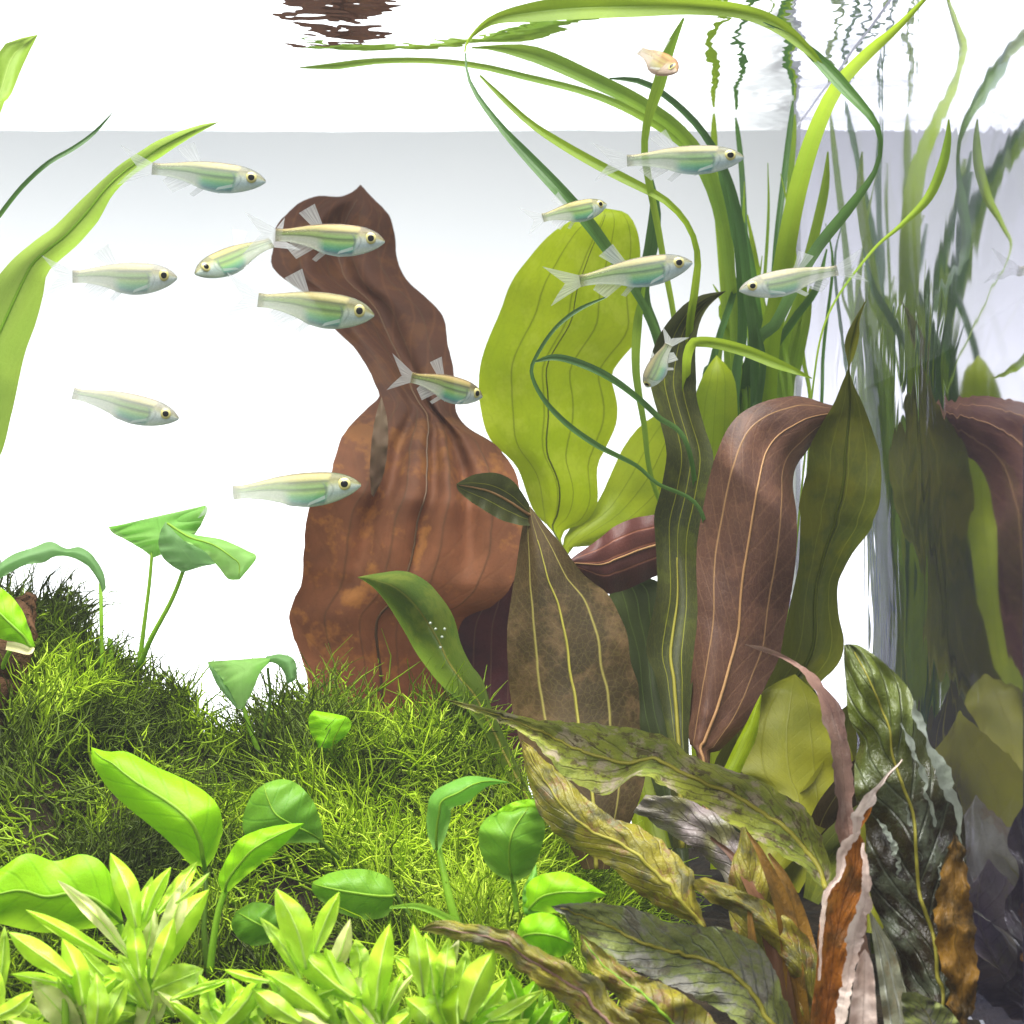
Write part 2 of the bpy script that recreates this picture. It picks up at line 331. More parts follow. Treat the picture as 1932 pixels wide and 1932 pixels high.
M['bed'] = plainmat('dark_substrate', '3a3022', .9, '1e1a14', 160, .8)
n_ = 50
gx, gy = np.meshgrid(np.linspace(-.5, .118, n_), np.linspace(.30, .798, n_))
gz = BED + .006 * np.sin(gx * 21 + gy * 13) + .004 * nr.random(gx.shape)
tag(mesh('substrate', np.stack([gx, gy, gz], 2).reshape(-1, 3), grid_faces(n_, n_), M['bed']), kind='structure')

def water_mat():
    k = NT('water_surface'); geo = k.n('NewGeometry')
    mp = k.n('Mapping'); mp.inputs['Scale'].default_value = (1, 1, 1); k.l(geo.outputs['Position'], mp.inputs[0])
    n1 = k.n('TexNoise'); n1.inputs['Scale'].default_value = 26; n1.inputs['Detail'].default_value = 1.5; k.l(mp.outputs[0], n1.inputs[0])
    n2 = k.n('TexNoise'); n2.inputs['Scale'].default_value = 110; n2.inputs['Detail'].default_value = 1; k.l(mp.outputs[0], n2.inputs[0])
    h = k.math('ADD', n1.outputs[0], k.math('MULTIPLY', n2.outputs[0], .22))
    bp = k.n('Bump'); bp.inputs['Strength'].default_value = 1.0; bp.inputs['Distance'].default_value = .0019; k.l(h, bp.inputs['Height'])
    fr = k.n('Fresnel'); fr.inputs[0].default_value = 1.333
    gl = k.n('BsdfGlossy'); gl.inputs['Roughness'].default_value = .0; gl.inputs['Color'].default_value = (.97, .98, .98, 1); k.l(bp.outputs[0], gl.inputs['Normal'])
    tr = k.n('BsdfTransparent'); mx = k.n('MixShader'); k.l(fr.outputs[0], mx.inputs[0]); k.l(tr.outputs[0], mx.inputs[1]); k.l(gl.outputs[0], mx.inputs[2])
    k.l(mx.outputs[0], k.out.inputs[0]); return k.m
nx_, ny_ = 120, 90
wx, wy = np.meshgrid(np.linspace(-.6, PANE - .0005, nx_), np.linspace(.38, BACK, ny_))
wz = SURF + .00022 * np.sin(wy * 95 + 2.2 * np.sin(wx * 22)) + .00015 * np.sin(wx * 160 + wy * 60)
wz += .0009 * np.exp(-(PANE - wx) / .004)          # meniscus at the side glass
tag(mesh('water_surface', np.stack([wx, wy, wz], 2).reshape(-1, 3), grid_faces(ny_, nx_), water_mat()), kind='structure')

def pane_mat():
    k = NT('side_glass'); geo = k.n('NewGeometry'); sx = k.n('SeparateXYZ'); k.l(geo.outputs['Position'], sx.inputs[0])
    # drawn glass: upright streaks that tilt the mirror image a little up or down
    wob = k.math('MULTIPLY', k.noise(geo.outputs['Position'], 22, 1, .5, 0, 1), 5.0)
    ph = k.math('ADD', k.math('MULTIPLY', sx.outputs[1], 44.0), wob)
    tri = k.math('SUBTRACT', k.math('PINGPONG', ph, .5), .25)
    ph2 = k.math('ADD', k.math('MULTIPLY', sx.outputs[1], 103.0), wob)
    tri2 = k.math('SUBTRACT', k.math('PINGPONG', ph2, .5), .25)
    nz = k.noise(geo.outputs['Position'], 16, 2, .5, .40, .60)
    bk = k.n('MapRange', interpolation_type='SMOOTHSTEP'); k.l(sx.outputs[1], bk.inputs[0]); bk.inputs[1].default_value = .49; bk.inputs[2].default_value = .58
    zt = k.n('MapRange', interpolation_type='SMOOTHSTEP'); k.l(sx.outputs[2], zt.inputs[0]); zt.inputs[1].default_value = .075; zt.inputs[2].default_value = .045; back = k.math('MULTIPLY', bk.outputs[0], zt.outputs[0])
    tz = k.math('MULTIPLY', k.math('MULTIPLY', k.math('ADD', tri, k.math('MULTIPLY', tri2, .8)), k.math('MULTIPLY', k.math('ADD', nz, .45), k.math('ADD', .04, back))), .75)
    cx = k.n('CombineXYZ'); cx.inputs[0].default_value = -1; cx.inputs[1].default_value = 0; k.l(tz, cx.inputs[2])
    nm = k.n('VectorMath', operation='NORMALIZE'); k.l(cx.outputs[0], nm.inputs[0])
    gl = k.n('BsdfGlossy'); gl.inputs['Roughness'].default_value = .035; gl.inputs['Color'].default_value = (.88, .86, .96, 1); k.l(nm.outputs[0], gl.inputs['Normal'])
    tp = k.n('BsdfTransparent'); tp.inputs[0].default_value = (.92, .92, 1, 1)
    mx = k.n('MixShader'); mx.inputs[0].default_value = .68; k.l(tp.outputs[0], mx.inputs[1]); k.l(gl.outputs[0], mx.inputs[2])
    k.l(mx.outputs[0], k.out.inputs[0]); return k.m
M['pane'] = pane_mat()
def box(x0, x1, y0, y1, z0, z1):
    v = [(x, y, z) for x in (x0, x1) for y in (y0, y1) for z in (z0, z1)]
    return v, [(0, 1, 3, 2), (4, 6, 7, 5), (0, 4, 5, 1), (2, 3, 7, 6), (0, 2, 6, 4), (1, 5, 7, 3)]
gp = thing('glass_pane', 'mirror-like right side glass of the tank reflecting the leaves', 'glass pane', (PANE, .6, BED - .01))
v, f = box(PANE, PANE + .005, .40, BACK, BED - .02, SURF + .006); mesh('pane', v, f, M['pane'], gp, smooth=False)
M['navy'] = plainmat('purple_grey_panel', '4a3c66', .8, '54445c', 40, .3)
pf = [(.176, -.03), (.205, .030), (.222, .078), (.270, .098), (.325, .138), (.42, .16), (.9, .17), (.9, -.58), (.176, -.58)]  # invented dark panel, added to darken what shows through the side glass
npf = len(pf)
cb = mesh('added_dark_panel', [(x, 1.20, z) for x, z in pf] + [(x, 1.215, z) for x, z in pf], [tuple(range(npf)), tuple(range(npf, 2 * npf))[::-1]] + [(i, i + npf, (i + 1) % npf + npf, (i + 1) % npf) for i in range(npf)], M['navy'], smooth=False)
tag(cb, 'dark purple panel added outside the tank to darken the right side glass', 'added panel')
M['edge_strip'] = plainmat('navy_edge_strip', '24244a', .35, '1c1c3c', 60)
M['seam'] = plainmat('clear_silicone', 'd4d8da', .4, 'c4cacc', 60)
v, f = box(PANE - .0018, PANE - .0001, .7965, .7995, BED - .02, SURF + .004); mesh('corner_seam', v, f, M['seam'], gp, smooth=False)
v, f = box(PANE - .0016, PANE - .0002, .40, .437, BED - .02, .02); mesh('dark_edge_strip', v, f, M['edge_strip'], gp, smooth=False)  # added strip standing in for a dark reflection at the pane's front

# ---------------------------------------------------------------- background plants
# tall ribbon grass rooted at the back right
vg = thing('ribbon_grass', 'tall ribbon grass with long arching blades trailing at the water surface behind the sword leaves', 'water plant', at(1420, 966, .68)[:2] + (BED,))
G = [  # (material, spine)
 ('grassdark', [(1395, 1610, 20, .70), (1405, 760, 22, .69), (1470, 600, 22, .66), (1535, 478, 22, .60), (1600, 395, 20, .575), (1650, 325, 10, .56), (1662, 268, 9, .555), (1647, 225, 14, .555), (1600, 172, 24, .56), (1560, 128, 26, .565), (1520, 90, 18, .57), (1480, 62, 8, .573), (1440, 42, 2, .576)]),
 ('grasslime', [(1560, 138, 2, .567), (1530, 100, 16, .568), (1470, 50, 28, .573), (1400, 22, 28, .58), (1300, 12, 32, .583), (1200, 12, 40, .587), (1100, 14, 44, .59), (1010, 22, 38, .592), (930, 38, 18, .595), (885, 74, 5, .60), (877, 98, 3, .605)]),
 ('grass', [(1385, 1610, 14, .71), (1375, 760, 15, .70), (1368, 560, 16, .69), (1362, 440, 17, .68), (1338, 350, 18, .67), (1300, 285, 17, .665), (1255, 246, 16, .662), (1180, 203, 16, .66), (1100, 172, 14, .66), (1000, 147, 13, .66), (900, 124, 12, .662), (800, 114, 11, .664), (700, 116, 12, .666), (640, 124, 14, .667), (565, 128, 2, .668)]),
 ('grass', [(1400, 1610, 20, .70), (1392, 760, 20, .69), (1375, 500, 22, .675), (1350, 360, 24, .665), (1325, 300, 24, .66), (1275, 240, 25, .655), (1200, 190, 28, .652), (1110, 146, 30, .65), (1030, 110, 32, .65), (980, 96, 26, .65), (930, 90, 10, .65), (890, 90, 3, .65)]),
 ('grassdark', [(1425, 1610, 16, .69), (1425, 760, 18, .68), (1412, 560, 18, .665), (1395, 420, 17, .66), (1370, 330, 16, .655), (1330, 255, 14, .65), (1280, 200, 13, .648), (1225, 160, 12, .645), (1190, 150, 10, .644), (1150, 148, 3, .643)]),
 ('grassdark', [(1330, 1610, 9, .66), (1300, 800, 9, .64), (1240, 630, 12, .61), (1205, 560, 15, .60), (1160, 490, 21, .595), (1110, 420, 25, .59), (1055, 358, 26, .59), (1000, 300, 22, .595), (945, 240, 14, .60), (900, 180, 9, .61), (882, 140, 5, .615), (878, 100, 3, .62)]),
 ('grasslime', [(1340, 1610, 9, .64), (1310, 800, 10, .62), (1300, 640, 14, .61), (1312, 540, 15, .605), (1316, 480, 12, .60), (1298, 425, 11, .60), (1255, 378, 14, .60), (1190, 343, 18, .605), (1130, 312, 19, .61), (1060, 272, 17, .62), (1000, 232, 13, .63), (945, 182, 10, .635), (905, 142, 4, .64)]),
 ('grassdark', [(1345, 1100, 8, .60), (1320, 960, 8, .59), (1240, 912, 7, .575), (1200, 878, 8, .57), (1130, 842, 11, .568), (1070, 800, 11, .567), (1025, 752, 9, .566), (1003, 705, 7, .566), (1012, 672, 7, .567), (1045, 622, 7, .568), (1090, 585, 8, .57), (1145, 560, 3, .572)]),
 ('grassdark', [(1330, 1100, 9, .61), (1300, 850, 9, .60), (1240, 785, 11, .58), (1190, 740, 12, .575), (1140, 706, 14, .57), (1085, 682, 14, .568), (1045, 674, 12, .566), (1010, 682, 4, .566)]),
 ('grass', [(1320, 1100, 10, .67), (1235, 920, 9, .66), (1215, 800, 11, .65), (1200, 700, 15, .64), (1203, 610, 17, .63), (1215, 540, 6, .63)]),
 ('grassdark', [(1340, 1610, 16, .69), (1262, 760, 18, .67), (1215, 560, 22, .655), (1228, 470, 26, .65), (1236, 400, 22, .645), (1231, 338, 3, .645)]),
 ('grass', [(1350, 1610, 9, .66), (1290, 760, 10, .63), (1250, 480, 12, .61), (1222, 330, 14, .60), (1216, 270, 13, .60), (1225, 215, 18, .60), (1243, 160, 24, .60), (1262, 95, 20, .60), (1290, 34, 4, .60)]),
 ('grasslime', [(1440, 1610, 34, .69), (1446, 760, 38, .685), (1470, 560, 40, .68), (1490, 430, 36, .67), (1515, 320, 34, .65), (1545, 232, 30, .62), (1582, 160, 26, .59), (1640, 98, 22, .56), (1695, 50, 14, .545), (1762, -20, 5, .53)]),
 ('grass', [(1455, 1610, 16, .70), (1470, 760, 17, .70), (1508, 560, 19, .695), (1540, 430, 19, .69), (1557, 350, 16, .685), (1562, 286, 3, .68)]),
 ('grasslime', [(1300, 1100, 18, .62), (1295, 760, 16, .61), (1300, 660, 18, .60), (1330, 645, 20, .595), (1400, 660, 22, .59), (1460, 684, 20, .585), (1500, 700, 12, .58), (1532, 714, 2, .58)]),
 ('grassdark', [(1430, 1610, 16, .70), (1436, 760, 18, .70), (1415, 560, 19, .69), (1385, 430, 18, .685), (1365, 340, 16, .68), (1352, 290, 6, .68)]),
 ('grassdark', [(1380, 1610, 15, .68), (1385, 800, 17, .68), (1400, 640, 18, .68), (1398, 520, 18, .675), (1385, 400, 14, .67), (1370, 330, 8, .67)]),
 ('grass', [(1365, 1610, 18, .71), (1350, 760, 18, .71), (1372, 600, 17, .70), (1378, 480, 16, .695), (1360, 360, 14, .69), (1348, 300, 5, .69)]),
 ('grassdark', [(1445, 1610, 15, .71), (1450, 760, 15, .71), (1432, 600, 14, .70), (1418, 500, 13, .70), (1405, 420, 3, .70)]),
 ('grasslime', [(1440, 1610, 14, .72), (1440, 760, 13, .72), (1440, 600, 13, .71), (1425, 490, 12, .71), (1410, 405, 3, .70)]),
 ('grassdark', [(1440, 1610, 14, .70), (1425, 800, 15, .70), (1450, 680, 15, .69), (1500, 600, 15, .685), (1540, 545, 13, .68), (1560, 470, 3, .68)]),
 ('grass', [(1460, 1610, 22, .72), (1465, 800, 24, .715), (1490, 650, 24, .71), (1512, 560, 20, .70), (1520, 500, 5, .70)]),
 ('grass', [(1470, 1610, 26, .72), (1480, 800, 30, .715), (1500, 690, 26, .71), (1520, 600, 20, .705), (1530, 540, 4, .70)]),
 ('grassdark', [(1350, 1610, 13, .69), (1330, 800, 13, .69), (1345, 680, 13, .68), (1382, 560, 12, .68), (1400, 500, 3, .68)]),
 ('grass', [(1500, 1050, 4, .66), (1530, 760, 4, .62), (1560, 600, 4, .58), (1640, 480, 5, .53), (1700, 425, 9, .515), (1750, 375, 17, .508), (1777, 315, 19, .505), (1788, 265, 14, .503), (1790, 225, 3, .502)]),
 ('grassdark', [(1405, 1610, 13, .67), (1415, 860, 14, .665), (1430, 760, 14, .66), (1440, 680, 12, .655), (1428, 610, 3, .65)]),
]
for k_ in range(16):
    x_ = rnd.uniform(1345, 1545); tx_ = x_ + rnd.uniform(-60, 70); ty_ = rnd.uniform(300, 620); d_ = rnd.uniform(.69, .75); w_ = rnd.uniform(6, 13)
    G.append((rnd.choice(['grass', 'grassdark', 'grass', 'grasslime']), [(x_ * .4 + 850, 1610, w_, d_ - .02), (x_, 860, w_, d_ - .01), (x_ * .6 + tx_ * .4, 660, w_, d_), (tx_, (ty_ * 2 + 660) / 3, w_ * .8, d_), (tx_ + rnd.uniform(-25, 25), ty_, 1.5, d_)]))
G += [('grasslime', [(1400, 1610, 12, .72), (1380, 800, 13, .735), (1362, 500, 14, .75), (1349, 330, 15, .757), (1347, 250, 12, .7575), (1347, 214, 4, .758)]),
      ('grassdark', [(1430, 1610, 12, .72), (1420, 800, 12, .735), (1408, 500, 12, .75), (1400, 330, 11, .76), (1392, 250, 9, .763), (1388, 222, 3, .764)]),
      ('grass', [(1460, 1610, 12, .72), (1470, 800, 12, .735), (1480, 500, 12, .745), (1492, 330, 12, .75), (1498, 250, 10, .752), (1500, 215, 3, .753)]),
      ('grassdark', [(1450, 1610, 12, .70), (1450, 800, 12, .71), (1462, 500, 12, .72), (1480, 330, 12, .73), (1492, 230, 10, .735), (1496, 190, 3, .737)])]
for m, s in G: ribbon(vg, s, M[m], twist=.0006)

# tall leaves entering from the left
tl = thing('tall_leaf_plant', 'tall plant with long yellow-green strap leaves entering at the left edge', 'water plant', at(-120, 966, .60)[:2] + (BED,))
leaf(tl, [(-150, 1150), (-120, 980), (-100, 800), (-70, 640), (0, 516), (62, 457), (103, 427), (154, 376), (222, 314), (267, 284), (308, 260), (376, 236), (414, 230)],
     [(-90, 1150), (-50, 1000), (4, 850), (22, 780), (47, 668), (68, 608), (82, 554), (92, 512), (147, 461), (185, 417), (212, 369), (246, 335), (297, 301), (359, 260), (414, 230)],
     [.60, .59, .585, .59, .60, .61], M['tallleaf'], nv=70, bulge=.005, ripple=.0012, rf=3, rib=M['rib_g'], ribr=.0006)
leaf(tl, [(-120, 700), (-90, 500), (-60, 300), (-20, 180), (0, 95), (30, 75), (72, 65)], [(-60, 700), (-40, 400), (0, 215), (20, 180), (36, 140), (58, 92), (72, 65)],
     [.60, .59, .585, .60, .615], M['tallleaf'], bulge=.004, ripple=.002, rf=3)
ribbon(tl, [(-140, 1100, 6, .60), (-80, 600, 8, .59), (-28, 448, 9, .58), (0, 405, 9, .58), (42, 352, 9, .58), (90, 308, 9, .58), (138, 280, 9, .585), (176, 252, 7, .59), (212, 213, 1.5, .59)], M['grassdark'])

# ---------------------------------------------------------------- sword plants
sw1 = thing('copper_sword_plant', 'sword plant with one huge wavy copper-red leaf curling over at its tip', 'water plant', at(760, 966, .66)[:2] + (BED,))
copL = [(760, 1640), (690, 1500), (600, 1390), (580, 1288), (565, 1230), (545, 1172), (556, 1130), (568, 1098), (574, 1025), (583, 957), (620, 905), (632, 862), (647, 822), (672, 790), (700, 764), (714, 749), (706, 722), (693, 693), (670, 658), (632, 620), (588, 564), (544, 532), (515, 505), (514, 470), (518, 435), (535, 409), (565, 383), (597, 370), (641, 371), (664, 363), (680, 348)]
copR = [(830, 1640), (850, 1500), (856, 1380), (858, 1290), (860, 1220), (875, 1168), (930, 1142), (968, 1100), (990, 1040), (988, 970), (975, 900), (955, 862), (925, 832), (881, 805), (862, 778), (858, 740), (855, 696), (846, 652), (840, 608), (828, 585), (802, 559), (773, 535), (755, 506), (748, 476), (745, 440), (737, 412), (726, 396), (712, 380), (697, 366), (688, 357), (680, 348)]
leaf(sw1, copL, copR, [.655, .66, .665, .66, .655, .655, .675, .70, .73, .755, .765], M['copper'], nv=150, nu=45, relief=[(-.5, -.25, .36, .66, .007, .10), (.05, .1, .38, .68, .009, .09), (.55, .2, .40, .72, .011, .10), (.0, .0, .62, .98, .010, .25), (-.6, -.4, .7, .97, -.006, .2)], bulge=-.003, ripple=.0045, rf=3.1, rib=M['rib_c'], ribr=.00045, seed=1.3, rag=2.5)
leaf(sw1, [(835, 1640), (842, 1400), (850, 1290), (856, 1190), (880, 1150), (930, 1120)], [(920, 1640), (985, 1500), (1000, 1380), (1000, 1280), (1000, 1150), (985, 1080)],
     [.675, .68, .685, .675], M['maroon'], bulge=.004, label='dark maroon lower leaf')
leaf(sw1, [(700, 932), (698, 880), (702, 825), (710, 780), (720, 748)], [(705, 938), (722, 900), (731, 850), (731, 795), (720, 748)], [.652, .651, .655], M['lobe'], bulge=-.001, ripple=.0005, name='curled_lobe', label='grey-green curled side lobe')
lan = thing('lance_leaf_plant', 'plant with a drooping green lance-shaped leaf hanging in front of the copper leaf', 'water plant', at(1000, 966, .60)[:2] + (BED,))
leaf(lan, [(1030, 1640), (985, 1510), (950, 1450), (911, 1376), (873, 1330), (829, 1289), (794, 1245), (768, 1201), (744, 1160), (712, 1116), (690, 1098), (674, 1089)],
     [(1040, 1640), (1003, 1505), (975, 1440), (946, 1376), (926, 1332), (911, 1283), (888, 1253), (870, 1215), (856, 1165), (832, 1127), (803, 1095), (765, 1078), (721, 1080), (674, 1089)],
     [.58, .59, .60, .61, .60], M['lance'], nv=60, bulge=.012, ripple=.0008, rf=3, rib=M['rib_y'], ribr=.0005, ribto=.8)
for bx1, by1 in ((822, 1187), (834, 1202), (839, 1187), (831, 1222), (812, 1176)):
    X_, Y_, Z_ = at(bx1, by1, .5975); bv_, bf_ = [], []
    for i in range(7):
        for j in range(10):
            th, ph = math.pi * i / 6, 2 * math.pi * j / 10; bv_.append((X_ + .0005 * math.sin(th) * math.cos(ph), Y_ + .0005 * math.sin(th) * math.sin(ph), Z_ + .0005 * math.cos(th)))
    for i in range(6):
        for j in range(10): bf_.append((i * 10 + j, i * 10 + (j + 1) % 10, i * 10 + 10 + (j + 1) % 10, i * 10 + 10 + j))
    mesh('air_bubble', bv_, bf_, M['silver'], lan)
c0 = at(1345, 966, .62)
sw2 = thing('broad_sword_plant', 'large sword plant rosette with lime, olive, brown and dark green leaves at centre right', 'water plant', c0[:2] + (BED,))
leaf(sw2, [(1200, 1600), (1130, 1200), (1057, 1025), (1007, 964), (975, 882), (925, 830), (908, 779), (903, 721), (913, 662), (943, 589), (966, 530), (1010, 472), (1048, 434), (1107, 401), (1142, 393)],
     [(1230, 1600), (1160, 1200), (1060, 1025), (1107, 984), (1127, 946), (1127, 882), (1142, 847), (1162, 803), (1165, 765), (1154, 710), (1172, 678), (1200, 645), (1211, 618), (1207, 560), (1208, 469), (1198, 425), (1180, 401), (1142, 393)],
     [.63, .66, .68, .70, .70, .69, .685], M['lime'], nv=90, nu=19, bulge=-.007, ripple=.003, rf=2.5, rib=M['rib_d'], ribr=.0003, ribfrom=.3, label='broad lime green leaf lit from behind')
leaf(sw2, [(1220, 1600), (1120, 1200), (1060, 1032), (1124, 952), (1151, 897), (1174, 847), (1209, 803), (1245, 778), (1290, 740)], [(1300, 1600), (1200, 1200), (1072, 1050), (1140, 1025), (1233, 975), (1290, 920), (1310, 850), (1310, 800), (1290, 740)],
     [.63, .66, .69, .705, .70], M['limeolive'], bulge=-.004, ripple=.002, label='olive lime leaf half hidden behind the dark leaf')
leaf(sw2, [(1330, 1600), (1335, 1250), (1340, 980), (1345, 850), (1365, 760), (1395, 700), (1415, 660)], [(1400, 1600), (1420, 1250), (1420, 980), (1425, 850), (1440, 780), (1445, 700), (1418, 650)],
     [.64, .67, .69, .69], M['darkgreen'], bulge=.004)
leaf(sw2, [(1310, 1600), (1300, 1250), (1300, 980), (1300, 850), (1308, 760), (1330, 700), (1352, 670)], [(1370, 1600), (1385, 1250), (1385, 980), (1390, 850), (1392, 780), (1385, 710), (1352, 670)],
     [.63, .65, .67, .675], M['limeolive'], bulge=-.004)
leaf(sw2, [(1270, 1600), (1262, 1420), (1256, 1371), (1236, 1277), (1219, 1221), (1239, 1116), (1236, 1013), (1235, 970), (1250, 911), (1257, 853), (1245, 794), (1229, 735), (1224, 690), (1238, 645), (1259, 609), (1291, 574), (1325, 556), (1370, 549)],
     [(1305, 1600), (1300, 1394), (1308, 1277), (1317, 1160), (1317, 1042), (1330, 970), (1344, 896), (1345, 853), (1330, 809), (1314, 750), (1314, 715), (1312, 662), (1318, 618), (1335, 580), (1370, 549)],
     [.57, .58, .59, .60, .60, .605, .61], M['olive'], nv=80, nu=15, bulge=.006, ripple=.0025, rf=3.2, rib=M['rib_y'], ribr=.0007, ribto=.5, label='tall dark olive leaf with yellow veins')
leaf(sw2, [(1330, 1600), (1315, 1429), (1300, 1395), (1304, 1277), (1316, 1160), (1314, 1042), (1333, 925), (1350, 860), (1372, 810), (1395, 782), (1428, 763), (1465, 751), (1500, 747), (1530, 752), (1560, 762), (1600, 772)],
     [(1350, 1600), (1340, 1429), (1356, 1418), (1409, 1362), (1445, 1292), (1471, 1236), (1483, 1172), (1495, 1107), (1503, 1031), (1503, 972), (1496, 915), (1502, 880), (1520, 855), (1542, 825), (1568, 800), (1600, 780)],
     [.565, .575, .585, .59, .59, .59, .60, .615], M['arch'], nv=90, nu=19, bulge=-.007, ripple=.003, rf=2.6, rib=M['rib_t'], ribr=.00045, label='brown leaf arching over to the right', seed=4.2)
leaf(sw2, [(1350, 1600), (1345, 1460), (1366, 1406), (1404, 1359), (1439, 1295), (1466, 1245), (1483, 1177), (1495, 1119), (1507, 1060), (1510, 972), (1507, 955), (1524, 882), (1530, 838), (1571, 765), (1589, 721), (1600, 691), (1593, 653), (1600, 625), (1616, 595), (1636, 562)],
     [(1370, 1600), (1400, 1460), (1440, 1420), (1490, 1355), (1545, 1290), (1571, 1266), (1588, 1240), (1592, 1207), (1583, 1163), (1580, 1107), (1592, 1075), (1609, 1043), (1641, 1002), (1647, 984), (1661, 940), (1661, 867), (1648, 817), (1629, 765), (1609, 721), (1603, 693), (1612, 671), (1621, 636), (1622, 605), (1636, 562)],
     [.60, .605, .61, .61, .605, .605, .61], M['olive2'], nv=100, nu=17, bulge=.006, ripple=.003, rf=3.4, rib=M['rib_d'], ribr=.0006, label='pointed olive green leaf touching the side glass')
leaf(sw2, [(1420, 1640), (1440, 1500), (1395, 1450), (1392, 1380), (1425, 1320), (1460, 1290), (1500, 1272)], [(1480, 1640), (1560, 1560), (1582, 1500), (1582, 1430), (1566, 1360), (1540, 1310), (1500, 1272)],
     [.56, .58, .59, .60], M['yellow'], bulge=-.004, ripple=.0015, label='short broad yellow-green leaf')
leaf(sw2, [(1340, 1640), (1345, 1500), (1370, 1440), (1400, 1380), (1435, 1310)], [(1370, 1640), (1385, 1500), (1405, 1440), (1428, 1390), (1437, 1312)], [.555, .565, .575], M['lime'], bulge=-.002, nv=20, nu=7, label='bright yellow leaf base')
leaf(sw2, [(1100, 1640), (1010, 1480), (969, 1350), (958, 1248), (958, 1174), (969, 1101), (980, 1028), (988, 985), (1000, 955)], [(1150, 1640), (1215, 1480), (1207, 1365), (1207, 1336), (1204, 1292), (1190, 1248), (1183, 1195), (1168, 1160), (1145, 1119), (1101, 1084), (1060, 1028), (1028, 990), (1000, 955)],
     [.54, .555, .57, .58, .59], M['brown'], nv=70, nu=17, bulge=-.006, ripple=.002, rf=2.4, rib=M['rib_y'], ribr=.0005, ribto=.9, label='olive brown leaf with three yellow veins, folded at the top')
leaf(sw2, [(999, 952), (976, 916), (955, 899), (929, 892), (897, 895), (878, 903), (861, 913)], [(1000, 992), (976, 990), (940, 978), (897, 952), (880, 940), (864, 926), (861, 913)], [.585, .578, .57, .565], M['olive'], nv=24, nu=9, bulge=.003, rib=M['rib_t'], ribr=.0004, name='folded_tip', label='dark folded tip of the olive brown leaf')
leaf(sw2, [(1330, 965), (1280, 965), (1233, 971), (1195, 978), (1160, 993), (1119, 1025), (1090, 1045), (1068, 1062)], [(1330, 1050), (1280, 1070), (1233, 1089), (1189, 1110), (1160, 1118), (1139, 1119), (1101, 1090), (1068, 1062)], [.65, .64, .63, .62], M['red'], nv=30, bulge=-.004, ripple=.0015, rib=M['rib_t'], ribr=.0004, label='red-brown leaf with pale pink veins lying sideways')
leaf(sw2, [(1280, 1640), (1215, 1420), (1195, 1330), (1185, 1240), (1160, 1170), (1150, 1120), (1180, 1080)], [(1300, 1640), (1290, 1420), (1270, 1330), (1260, 1240), (1250, 1150), (1245, 1100), (1180, 1080)], [.62, .64, .65, .655], M['darkgreen'], bulge=.004)

for q, (x0, y0, x1, y1, wd, dd, mm, lb) in enumerate([
    (1500, 1640, 1530, 1290, 90, .70, 'olive2', None), (1640, 1760, 1720, 1340, 110, .535, 'yellow', None), (1700, 1900, 1750, 1500, 110, .515, 'pale', None), (1660, 1800, 1690, 1280, 80, .55, 'olive', None), (1720, 1980, 1760, 1620, 90, .505, 'cryptlilac', None),
    (1520, 1640, 1600, 1330, 90, .62, 'olive2', None), (1540, 1660, 1640, 1420, 90, .575, 'brown', None), (1530, 1700, 1660, 1500, 80, .55, 'olive2', None),
    (1490, 1680, 1600, 1400, 90, .59, 'yellow', None), (1450, 1640, 1420, 900, 60, .72, 'limeolive', None)]):
    P_ = [(x0, y0, wd * .4, dd - .03), (x0 * .7 + x1 * .3, y0 * .6 + y1 * .4, wd, dd - .01), (x0 * .3 + x1 * .7, y0 * .3 + y1 * .7, wd * .9, dd), (x0 * .1 + x1 * .9, y0 * .1 + y1 * .9, wd * .5, dd), (x1, y1, 2, dd)]
    ribbon(sw2, P_, M[mm], nv=40, nu=9, fold=.003, twist=.004)

# ---------------------------------------------------------------- mottled crinkled plants at lower right
cr = dict(crinkle=.0005, cf=10, ripple=.0028, rf=4, rag=5.5)
cy1 = thing('crinkled_leaf_plant', 'crinkled plant with long mottled olive-grey leaves drooping left in front of the sword plants', 'water plant', at(1490, 966, .50)[:2] + (BED,))
leaf(cy1, [(1556, 1677), (1513, 1638), (1469, 1609), (1410, 1575), (1340, 1530), (1277, 1498), (1204, 1463), (1140, 1500), (1072, 1469), (1030, 1425), (993, 1387), (940, 1360), (896, 1344), (835, 1318)],
     [(1560, 1677), (1568, 1644), (1554, 1595), (1530, 1542), (1495, 1507), (1438, 1474), (1379, 1452), (1306, 1426), (1262, 1392), (1207, 1376), (1101, 1364), (1013, 1357), (930, 1338), (835, 1318)][:13] + [(835, 1318)],
     [.49, .50, .505, .51, .52, .53], M['crypt'], nv=110, nu=21, bulge=.008, rib=M['rib_y'], ribr=.0006, label='long mottled leaf arching left, uppermost', **cr)
leaf(cy1, [(1340, 1790), (1306, 1742), (1274, 1729), (1233, 1706), (1192, 1677), (1168, 1647), (1116, 1615), (1060, 1583), (1022, 1542), (1004, 1495), (990, 1450), (984, 1395)],
     [(1345, 1790), (1325, 1725), (1312, 1685), (1306, 1645), (1262, 1600), (1210, 1560), (1160, 1545), (1120, 1515), (1072, 1475), (1035, 1440), (1005, 1412), (984, 1395)],
     [.475, .48, .485, .49, .495], M['cryptyel'], nv=80, nu=19, bulge=-.004, rib=M['rib_y'], ribr=.0005, label='yellowish leaf hanging below the uppermost one', crinkle=.0004, cf=9, ripple=.0016, rf=3, rag=4)
